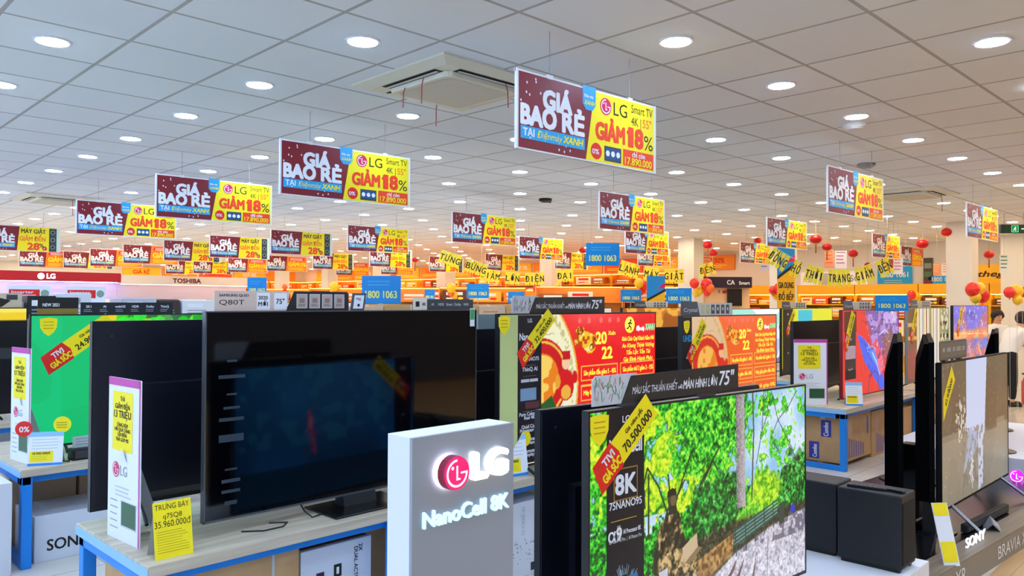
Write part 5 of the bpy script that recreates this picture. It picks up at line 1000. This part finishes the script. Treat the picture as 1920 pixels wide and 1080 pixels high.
def balloons(where, z, lst):
    for k, (px, py, r, c) in enumerate(lst):
        x, y = at(px, z+.08*(k % 3)); h = hgt(py, px, z); R = r/FPX*z
        t = thing('balloon', f'{c} balloon {where}, {ORD[k]} in its cluster', 'balloon', (x, y, h), 0, f'balloons {where}')
        b = MB(); n = 10; b.lathe([(R*math.cos(-PI/2+PI*k2/n)*(1 if k2 > 4 else .96)+.0005, R*1.1*math.sin(-PI/2+PI*k2/n)) for k2 in range(n+1)], BAL[c], 16); b.build('skin', t, smooth=True)
        b = MB(); b.lathe([(.016, -R*1.1-.02), (.004, -R*1.1)], BAL[c], 8); b.build('knot', t)
        b = MB(); b.tube([(0, 0, -R*1.1-.01), (0, 0, -h)], .002, OFFW, 4); b.build('string', t)
balloons('under the cream pillar', 16.0, [(1302, 531, 9, 'red'), (1325, 533, 11, 'red'), (1311, 545, 8, 'yellow'), (1332, 541, 8, 'orange'), (1326, 548, 7, 'red'), (1305, 549, 7, 'yellow')])
balloons('before the banner pillar', 14.2, [(1460, 540, 9, 'red'), (1450, 544, 8, 'red'), (1455, 553, 8, 'yellow'), (1463, 549, 7, 'red')])
balloons('beside the wide pillar', 12.2, [(1824, 543, 13, 'red'), (1836, 541, 11, 'yellow'), (1842, 554, 13, 'red'), (1829, 558, 10, 'yellow')])
balloons('at the photo right border', 11.9, [(1893, 548, 10, 'red'), (1906, 546, 12, 'yellow'), (1917, 547, 9, 'red'), (1908, 562, 9, 'yellow')])
balloons('by the blue wall number', 17.0, [(1709, 553, 8, 'red'), (1716, 556, 9, 'yellow'), (1711, 562, 8, 'red')])
balloons('before the pale pillar in the middle', 19.2, [(1007, 541, 8, 'red'), (1011, 552, 8, 'red'), (1034, 549, 8, 'red'), (1046, 540, 8, 'yellow'), (1048, 555, 8, 'orange')])
balloons('behind the dark television', 17.8, [(846, 540, 9, 'yellow'), (846, 549, 7, 'orange'), (852, 553, 7, 'yellow')])
balloons('left of the largest blue sign', 20.2, [(627, 538, 9, 'yellow'), (634, 549, 8, 'orange'), (624, 551, 7, 'yellow')])
balloons('beside the narrow blue sign', 21.0, [(534, 538, 5, 'orange'), (534, 548, 6, 'red')])
balloons('right of the slogan card', 18.0, [(1198, 531, 9, 'yellow'), (1207, 535, 9, 'red'), (1203, 544, 8, 'red')])
PENY = mat('#f3e23a', .55)
def pennants(label, word, p0, p1, z, sag, fw=.16, fh=.23, hold=True):
    (xa, ya), (xb, yb) = at(p0[0], z), at(p1[0], z+.01); ha, hb = hgt(p0[1], p0[0], z), hgt(p1[1], p1[0], z)
    A, B = Vector((xa, ya, ha)), Vector((xb, yb, hb)); L = (B-A).length; d = (B-A).normalized(); rz = math.atan2(d.y, d.x)
    t = thing('pennant_string', label, 'pennants', A, rz); n = len(word)
    P = lambda s: ((B-A).xy.length*s, 0, (hb-ha)*s - sag*4*s*(1-s))
    b = MB(); b.tube([P(i/14) for i in range(15)], .003, OFFW, 4); b.tube([P(0), (0, 0, CEIL-ha)], .002, OFFW, 4); b.tube([P(1), (P(1)[0], 0, CEIL-hb)], .002, OFFW, 4); b.build('rope', t)
    step = (B-A).xy.length/n; fw = step*.96
    for i, ch in enumerate(word):
        if ch == ' ': continue
        c = P((i+.5)/n); f = MB(); q = [(-fw/2, .0), (fw/2, .0), (fw/2, -fh*.8), (fw*.25, -fh*.95), (0, -fh*.82), (-fw*.25, -fh*.95), (-fw/2, -fh*.8)]
        f.prism(q, -.001, .001, PENY); f.text(ch, 0, -fh*.66, fh*.42, -.0018, INK, al='c', maxw=fw*.8, bold=.016); o = f.build('pennant', t); o.location = c
        s_ = (P((i+1)/n)[2]-P(i/n)[2])/step; o.rotation_euler = (0, -math.atan(s_), 0)
pennants('yellow letter pennants over the dark middle television, upper string', 'TƯNG BỪNG', (828, 467), (916, 497), 16, .0, fh=.30)
pennants('yellow letter pennants, lower string right of the upper word', 'GIẢM LỚN ĐIỆN', (903, 502), (1020, 510), 18, .05, fh=.32)
pennants('short yellow pennant string left of the hanging blue sign', 'ĐẠI ', (1043, 506), (1085, 504), 18, .0, fh=.32)
pennants('yellow pennant string right of the hanging blue sign, over the small signs', 'LẠNH MÁY GIẶT', (1165, 487), (1282, 504), 16.5, .06, fh=.34)
pennants('short yellow pennant word beside the cream pillar', 'ĐẾN', (1311, 496), (1336, 490), 16.8, .02, fh=.30)
pennants('long sagging yellow pennant string below the red lanterns', 'ĐỒNG HỒ THỜI TRANG GIẢM ĐẾN', (1452, 462), (1664, 480), 12.6, .29, fh=.31)

# ------------------------------------------------------------------ far wall: yellow shelving, shop signs, posters
SHY = mat('#fbb414', .5); SHW = mat('#f0942a', .5); STRIPL = mat('#ffa23a', .4, emit=16, name='added_shelf_strip'); STRIPY = mat('#ffd24a', .4, emit=16, name='added_yellow_strip')  # strip glow colours are for lamps added to brighten the bays
PAL = {'orange': '#ee8a2a', 'golden': '#f2bc3e', 'brown': '#a85f2c', 'dark brown': '#5f2f1c', 'cream': '#f5dcae', 'red': '#d8402a', 'white': '#f1ede2', 'purple': '#5f3a8a', 'black': '#241c1a'}
PBOX = {}
def product(kind, loc, rotz, s, group, where):
    if kind not in PBOX:
        r = MB(); m = mat(PAL[kind], .5); r.box(-.5, .5, -.5, .5, 0, 1, m); o = r.build('product_box'); l = MB(); c = {'white': RED, 'cream': mat('#c8501e', .5), 'black': YEL}.get(kind, WHITE)
        l.rect(-.34, .34, .55, .82, -.502, c); l.rect(-.34, .1, .2, .32, -.502, c); l.disc(.25, .27, .12, -.502, YEL if kind != 'golden' else RED, 10); l.build('printed_label', o); tag(o, '', 'product box'); PBOX[kind] = o; t = o
    else: t = dup(PBOX[kind], '', (0, 0, 0))
    t.location = loc; t.rotation_euler = (0, 0, rotz); t.scale = s; t['label'] = f'{kind} product box on {where}'; t['group'] = f'{kind} boxes on {group}'
def shelf_unit(label, x, y, rotz, W, H, levels, m, strip, kinds, where, per=5, fasc=None, seed=0):
    t = thing('shelf_unit', label, 'shelving', (x, y, 0), rotz, 'product shelving'); w = W/2; r = random.Random(seed)
    b = MB(); b.box(-w, w, .16, .18, 0, H, m); b.build('back_panel', t)
    for s in (-1, 1): b = MB(); b.box(s*w-.012, s*w+.012, -.17, .18, 0, H, m); b.build('side_panel', t)
    for h in levels: b = MB(); b.box(-w+.014, w-.014, -.17, .16, h-.02, h, m); b.build('shelf_board', t)
    b = MB(); b.box(-w+.014, w-.014, -.17, .16, .0, .1, m); b.build('kick_plate', t)
    b = MB(); b.box(-w+.02, w-.02, -.165, -.15, H-.03, H-.018, strip); b.build('light_strip', t)  # glowing strip added at the top so the shelves don't stay dim
    if fasc: b = MB(); b.box(-w, w, -.19, .18, H, H+fasc, SHY); b.build('fascia', t)
    c, s = math.cos(rotz), math.sin(rotz)
    for i, h in enumerate(levels):
        top = (levels[i+1] if i+1 < len(levels) else H)-h-.06; u = -w+.06
        while u < w-.2:
            bw = r.uniform(.14, .34)*W/1.4*5/per; bh = min(top, r.uniform(.55, 1)*top); k = r.choice(kinds)
            if u+bw > w-.03: break
            lx, ly = u+bw/2, -.02; product(k, (x+c*lx-s*ly, y+s*lx+c*ly, h), rotz, (bw*.94, .22, bh), where, where); u += bw+r.uniform(.01, .05)
warm = ['orange', 'golden', 'brown', 'cream', 'red', 'golden', 'orange', 'dark brown', 'white']
yk = 3.0; k = 0
while yk < 10.4:       # yellow phone shop bays
    shelf_unit(f'yellow shop shelving bay on the far wall, {ORD[k]} from the photo right', WX-.2, yk+.7, -PI/2, 1.4, 1.92, [.5, .95, 1.38, 1.66], mat('#ffc91c', .5), STRIPY, ['golden', 'brown', 'cream', 'white', 'red', 'dark brown'], 'the yellow shop shelving', 4, .22, k); yk += 1.42; k += 1
k2 = 0
while yk < 31.6:
    shelf_unit(f'orange lit shelving bay on the far wall, {["first","second","third","fourth","fifth","sixth","seventh","eighth","ninth","tenth","eleventh","twelfth","thirteenth","fourteenth","fifteenth","sixteenth"][k2]} after the yellow shop', WX-.2, yk+.75, -PI/2, 1.5, 2.56, [1.3, 1.62, 1.94, 2.25], SHW if k2 % 2 else SHY, STRIPL, warm, 'the orange lit far shelving', 2.3, None, 50+k2); yk += 1.52; k2 += 1
def wall_sign(label, px0, px1, ytop, ybot, m, fn, name='wall_sign', cat='wall sign', X=WX, group=None):
    y0, y1 = onX(px1, X), onX(px0, X); pc = (px0+px1)/2; z = S2*(X+onX(pc, X)); h1, h0 = hgt(ytop, pc, z), hgt(ybot, pc, z)
    t = thing(name, label, cat, (X-.03, (y0+y1)/2, h0), -PI/2, group); W, H = (y1-y0)/2, h1-h0
    b = MB(); b.box(-W, W, -.02, .03, 0, H, m); b.build('panel', t); b = MB(); fn(b, W, H, -.021); b.build('lettering', t); return t
def phone_shop(b, W, H, y): walker(b, -W*.62, H*.5, H*.36, y, mat('#5a2a0c', .5), YEL); b.text('thegioi', -W*.30, H*.36, H*.3, y, mat('#4a2208', .5), w=W*1.15, shear=.25, bold=.03)
wall_sign('large yellow shop sign with a dark running figure disc', 1790, 1925, 495, 531, mat('#f7b81a', .45, emit=.25), phone_shop)
wall_sign('white phone wall sign left of the blue wall number', 1503, 1628, 509, 536, mat('#f6f7fb', .4, emit=.12), lambda b, W, H, y: (b.text('A95', -W*.92, H*.3, H*.42, y, GREY, w=W*.3), b.rect(-W*.4, W*.2, H*.1, H*.9, y, LGREY), b.text('5G', W*.5, H*.3, H*.42, y, GREY)))
wall_sign('blue wall number sign below the pennant end', 1647, 1711, 499, 536, mat('#1595c8', .4, emit=.2), lambda b, W, H, y: (b.text('1800 1061', 0, H*.45, H*.26, y, WHITE, al='c', w=W*1.6, bold=.02), b.lines(-W*.6, W*.6, H*.3, H*.1, 2, H*.03, y, LGREY)))
wall_sign('small blue wall number sign beside the wide pillar', 1742, 1800, 517, 534, mat('#1595c8', .4, emit=.2), lambda b, W, H, y: b.text('1800 1065', 0, H*.4, H*.5, y, WHITE, al='c', w=W*1.5))
wall_sign('yellow exchange sign beside the wide pillar', 1744, 1800, 537, 560, mat('#f6dc20', .45, emit=.2), lambda b, W, H, y: b.text('ĐỔI 1 ĐỔI 1', -W*.9, H*.4, H*.34, y, INK, w=W*1.7, bold=.02))
wall_sign('yellow band sign below the large yellow shop sign', 1815, 1935, 538, 560, mat('#f6dc20', .45, emit=.2), lambda b, W, H, y: b.text('GIÁ TỐT CHO ĐIỆN THOẠI', -W*.95, H*.4, H*.34, y, INK, w=W*1.9, bold=.02))
wall_sign('tall narrow dark directory board left of the wide pillar', 1733, 1750, 483, 572, mat('#4a4638', .5), lambda b, W, H, y: [b.rect(-W*.8, W*.8, H*(.06+.18*i), H*(.17+.18*i), y, mat(c, .5)) for i, c in enumerate(('#7a7a5a', '#c8b85a', '#8a2a2a', '#5a7a4a', '#8a9a7a'))])
for k in range(5):
    shelf_unit(f'orange lit shelving bay on the end wall behind the fascias, {ORD[k]} from the corner', 18.4-1.56*k, WY-.2, 0, 1.5, 2.56, [1.3, 1.62, 1.94, 2.25], SHY if k % 2 else SHW, STRIPL, warm, 'the end wall shelving', 2.2, None, 120+k)
for k in range(5):
    t = thing('wall_poster', f'warm coloured price poster high on the end wall, {ORD[k]} from the corner', 'poster', (18.4-1.56*k, WY-.05, 2.6), 0, 'price posters on the end wall'); b = MB(); b.box(-.72, .72, -.01, .04, 0, .42, mat(['#f2901e', '#f7c52c', '#e85a1e'][k % 3], .5)); b.build('panel', t); b = MB(); b.text('GIÁ RẺ', 0, .16, .15, -.011, WHITE if k % 2 else RED, al='c', maxw=1.2, bold=.03); b.build('lettering', t)
r_ = random.Random(4)
for i in range(14):
    yc = 11.3+1.52*i; col = ['#f2901e', '#f7c52c', '#e85a1e', '#f5a83a'][i % 4]; pr = ['GIẢM 50%', 'GIÁ SỐC', '1.690.000', 'GIÁ RẺ', '1.490.000', 'TRẢ GÓP 0%'][i % 6]
    t = thing('wall_poster', f'warm coloured price poster high on the far wall, poster {i+1} counted from the yellow shop', 'poster', (WX-.05, yc, 2.6), -PI/2, 'price posters on the far wall'); b = MB(); b.box(-.71, .71, -.01, .04, 0, .42, mat(col, .5)); b.build('panel', t)
    b = MB(); b.text(pr, 0, .2, .13, -.011, WHITE if i % 2 else RED, al='c', maxw=1.2, bold=.03); b.lines(-.6, .6, .14, .05, 2, .02, -.011, YEL); b.build('lettering', t)
# gondolas with cartons in the middle of the floor
for i, (px, z, W) in enumerate(((560, 24, 2.0), (655, 22, 2.2), (770, 21, 2.4), (905, 20, 2.2), (970, 24, 2.0), (1085, 18.2, 2.0), (1160, 20.3, 2.0), (1240, 18.4, 1.8))):
    x, y = at(px, z); shelf_unit(f'free standing shelf with warm coloured boxes, {ORD[i]} from the left across the middle', x, y, -PI/4, W, 2.06, [.9, 1.3, 1.7], mat('#e89a3c', .5), STRIPL, warm, 'the free standing shelves', 3, None, 80+i)
x, y = at(1356, 17.6)
t = thing('brand_booth', 'booth with a dark violet fascia beside the red balloons', 'booth', (x, y, 0), -PI/4); b = MB(); b.box(-.62, .62, -.1, .1, 2.03, 2.27, mat('#2a1830', .4)); b.text('CA', .06, 2.1, .1, -.102, WHITE, w=.17); b.text('Smart', .33, 2.1, .075, -.102, WHITE, w=.24); b.build('fascia', t)
b = MB(); b.box(-.62, .62, .06, .1, 0, 2.03, mat('#f4c898', .5)); b.build('back_panel', t); b = MB(); b.box(.1, .42, -.02, .05, 1.62, 2.0, BLACK); b.build('wall_screen', t); b = MB(); b.text('9', -.1, 1.9, .08, .059, RED); b.rect(.0, .09, 1.9, 1.97, .059, RED); b.build('number_print', t)
def banner(label, px, z, w, h0, h1, rot):
    x, y = at(px, z); t = thing('roll_up_banner', label, 'banner', (x, y, 0), rot, 'yellow kitchenware banners'); W = w/2; H = h1-h0
    b = MB(); b.box(-W, W, 0, .006, h0, h1, mat('#f2b41c', .5)); b.flat([(-W, h0+H*.62), (W, h0+H*.78), (W, h1), (-W, h1)], -.001, mat('#1a86c8', .5)); b.flat([(-W, h0+H*.60), (W, h0+H*.76), (W, h0+H*.80), (-W, h0+H*.64)], -.0015, INK); b.flat([(W*.1, h0+H*.8), (W, h0+H*.82), (W, h0+H*.9)], -.0015, PINK)
    for v, s, m in ((.5, 'GIA DỤNG', INK), (.36, 'ĐỒ BẾP', INK), (.16, 'KHIẾU', RED)): b.text(s, 0, h0+H*v, H*.07, -.0015, m, al='c', maxw=w*.85, bold=.02)
    b.build('print', t); b = MB(); b.box(-W, W, -.05, .08, 0, .06, GREY); b.tube([(0, .02, .05), (0, .02, h1)], .01, GREY, 6); b.build('stand_base', t)
banner('yellow and blue kitchenware banner beside the pale blue sign', 1230, 14.4, .34, 1.0, 2.18, -.78); banner('tall yellow and blue kitchenware banner on the pillar below the pennants', 1474, 14.05, .32, 1.2, 2.72, -.78)
def hang_poster(label, px, z, wpx, yt, yb, cols, rot=-.8):
    x, y = at(px, z); W = wpx/FPX*z/2; h1, h0 = hgt(yt, px, z)-CEIL, hgt(yb, px, z)-CEIL; t = thing('hanging_poster', label, 'hanging poster', (x, y, CEIL), rot, 'small phone posters hanging from the ceiling')
    b = MB(); b.box(-W, W, -.004, .004, h0, h1, mat(cols[0], .5)); b.lines(-W*.8, W*.8, h1-.06*(h1-h0), (h1-h0)*.2, 4, (h1-h0)*.06, -.005, mat(cols[1], .5)); b.build('poster', t)
    b = MB(); b.tube([(0, 0, h1), (0, 0, 0)], .002, GREY, 4); b.build('cable', t)
for px, z, wp, yt, yb, cc, lb in ((1555, 14.6, 18, 468, 503, ('#f2a27a', '#e8702a'), 'orange phone poster hanging below the second red lantern'), (1577, 14.7, 22, 470, 503, ('#f0eaf4', '#b070a0'), 'white phone poster hanging beside the orange one'), (1667, 13.9, 16, 483, 508, ('#c8503a', '#f0d0a0'), 'red phone poster hanging at the pennant end'), (1684, 14, 18, 484, 514, ('#efe6f0', '#c07a9a'), 'white phone poster hanging right of the red one'), (1757, 14.5, 14, 494, 516, ('#f29a6a', '#f4d0a0'), 'orange phone poster hanging beside the wide pillar'), (1773, 14.6, 13, 494, 516, ('#f4ecec', '#d06a5a'), 'white phone poster hanging beside the wide pillar'), (1883, 13.4, 16, 478, 512, ('#eef0ea', '#3a8a5a'), 'white and green phone poster hanging before the yellow shop sign'), (1434, 16, 16, 480, 508, ('#ece8f2', '#8a6ab0'), 'white phone poster hanging left of the banner pillar')):
    hang_poster(lb, px, z, wp, yt, yb, cc)
# exit sign
x, y = at(1902, 12.2); t = thing('exit_sign', 'green lit exit sign hanging near the photo right border', 'exit sign', (x, y, CEIL), -PI/4); hh = hgt(429, 1902, 12.2)-CEIL
b = MB(); b.box(-.22, .22, -.025, .025, hh-.068, hh+.068, mat('#0a3a22', .4)); b.rect(-.21, .21, hh-.058, hh+.058, -.026, mat('#062c1a', .4, emit=.3)); e = mat('#c8ffe0', .4, emit=1.5)
b.rect(-.055, .055, hh-.052, hh+.052, -.0265, mat('#3af08a', .4, emit=1.0)); b.rect(-.047, .047, hh-.044, hh+.044, -.0266, mat('#0c6a3a', .4, emit=.4)); walker(b, -.0, hh, .048, -.0267, None, e); b.rect(.10, .15, hh-.006, hh+.006, -.0268, e); b.flat([(.145, hh-.02), (.18, hh), (.145, hh+.02)], -.0268, e); b.build('lit_box', t)
for s in (-.15, .15): b = MB(); b.tube([(s, 0, hh+.068), (s, 0, 0)], .004, GREY, 5); b.build('rod', t)

# ------------------------------------------------------------------ shop counter and the two people at the right
t, W, D = plinth('service_counter', 'white service counter under the leaning person', 15.15, 16.6, 1.5, 2.78, .9, WHITE, None, 'counter')
o = thing('fire_extinguisher', 'red extinguisher standing beside the white counter', 'extinguisher', (15.5, 3.02, 0)); b = MB(); b.lathe([(.06, 0), (.07, .03), (.07, .38), (.03, .46), (.02, .5)], RED, 14); b.build('cylinder_body', o, smooth=True); b = MB(); b.box(-.02, .02, -.06, .06, .5, .53, BLACK); b.build('handle', o)
def skin(name, verts, edges, m, parent, root=0, sub=2):
    me = bpy.data.meshes.new(name); me.from_pydata([v[:3] for v in verts], edges, []); me.materials.append(m); o = bpy.data.objects.new(name, me); C.objects.link(o)
    if parent: o.parent = parent
    md = o.modifiers.new('skin', 'SKIN'); md.use_smooth_shade = True
    for i, v in enumerate(verts): me.skin_vertices[0].data[i].radius = (v[3], v[4] if len(v) > 4 else v[3]); me.skin_vertices[0].data[i].use_root = (i == root)
    s = o.modifiers.new('sub', 'SUBSURF'); s.levels = sub; s.render_levels = sub; return o
SKIN = mat('#d9a184', .5); HAIR = mat('#120d0c', .55); SHIRT = mat('#eef0f2', .7); TROU = mat('#131318', .75); SHOE = mat('#1c1a1a', .5)
def person(label, x, y, rotz, lean=1.0, trou=TROU, hair=HAIR):
    t = thing('person', label, 'person', (x, y, 0), rotz); L = lean
    P = [(0, 0, .90, .13, .11), (.07*L, 0, 1.03, .115, .10), (.15*L, 0, 1.17, .135, .105), (.215*L, 0, 1.30-.02*L, .07, .06), (.25*L, 0, 1.37-.02*L, .05), (.30*L+.01, 0, 1.46-.03*L, .075, .085), (.32*L+.02, 0, 1.55-.03*L, .06, .07)]
    E = [(i, i+1) for i in range(6)]
    for s in (-1, 1):
        n = len(P); P += [(.20*L, s*.16, 1.25-.02*L, .052), (.33*L+.03, s*.215, 1.05, .042), (.50*L+.06, s*.17, .955, .030), (.57*L+.06, s*.165, .945, .026, .034)]; E += [(2, n), (n, n+1), (n+1, n+2), (n+2, n+3)]
        for k, (dy, dl) in enumerate(((-.030, .07), (-.010, .085), (.010, .082), (.028, .066), (.05, .03))):
            q = len(P); P += [(.57*L+.06+dl*.55, s*.165+dy, .942, .0085), (.57*L+.06+dl, s*.165+dy*1.1, .925, .007)]; E += [(n+3, q), (q, q+1)]
        n = len(P); P += [(-.005, s*.085, .83, .088), (.03, s*.095, .47, .058), (.0, s*.10, .10, .038), (.02, s*.10, .05, .036), (.13, s*.115, .035, .028)]; E += [(0, n), (n, n+1), (n+1, n+2), (n+2, n+3), (n+3, n+4)]
    skin('body', P, E, SKIN, t)
    S = [(-.01, 0, .80, .165, .145), (.0, 0, .90, .165, .145), (.07*L, 0, 1.03, .158, .135), (.15*L, 0, 1.17, .172, .14), (.205*L, 0, 1.275-.02*L, .125, .105), (.235*L, 0, 1.345-.02*L, .075, .07)]; SE = [(i, i+1) for i in range(5)]
    for s in (-1, 1): n = len(S); S += [(.20*L, s*.165, 1.25-.02*L, .085), (.27*L+.015, s*.20, 1.13, .075), (.30*L+.025, s*.208, 1.09, .07)]; SE += [(3, n), (n, n+1), (n+1, n+2)]
    skin('shirt', S, SE, SHIRT, t)
    T = [(-.0, 0, .95, .15, .13), (-.005, 0, .85, .155, .135)]; TE = [(0, 1)]
    for s in (-1, 1): n = len(T); T += [(-.005, s*.088, .79, .105), (.03, s*.095, .47, .074), (.0, s*.10, .10, .052)]; TE += [(1, n), (n, n+1), (n+1, n+2)]
    skin('trousers', T, TE, trou, t)
    hx, hz = .30*L+.01, 1.47-.03*L
    b = MB(); n = 10; b.lathe([(.102*math.cos(a), .115*math.sin(a)) for a in [(-.35+1.9*k/n) for k in range(n+1)]], hair, 18); h = b.build('hair', t, smooth=True); h.location = (hx-.018, 0, hz+.012); h.rotation_euler = (0, -.62, 0); h.scale = (1.16, 1.06, 1.12)
    b = MB(); b.lathe([(.02, -.02), (.045, 0), (.02, .03)], SKIN, 8); 
    f = MB()
    for s in (-1, 1): f.lathe([(.002, -.008), (.010, 0), (.002, .008)], INK, 8, (hx+.080, s*.032, hz-.005)); f.lathe([(.004, -.026), (.014, 0), (.004, .026)], SKIN, 8, (hx-.005, s*.088, hz-.01))
    f.build('eyes_and_ears', t, smooth=True); f = MB(); f.lathe([(.004, .025), (.010, .0), (.013, -.022), (.004, -.028)], SKIN, 8, (hx+.088, 0, hz-.025)); f.box(hx+.070, hx+.088, -.022, .022, hz-.072, hz-.062, mat('#a8564a', .5)); f.build('nose_and_mouth', t)
    for s in (-1, 1): b = MB(); b.lathe([(.055, 0), (.06, .03), (.045, .075), (.03, .09)], SHOE, 14); q = b.build('shoe', t, smooth=True); q.scale = (2.0, .85, 1); q.location = (.055, s*.107, 0)
    return t
x, y = at(1888, 13.0); person('person in a white shirt and black trousers leaning over the white counter', x, y, -PI/4+.12, 1.0)
x, y = at(1864, 14.6); person('person with dark hair standing behind the leaning one, mostly hidden', x, y, -PI*.75, .35)
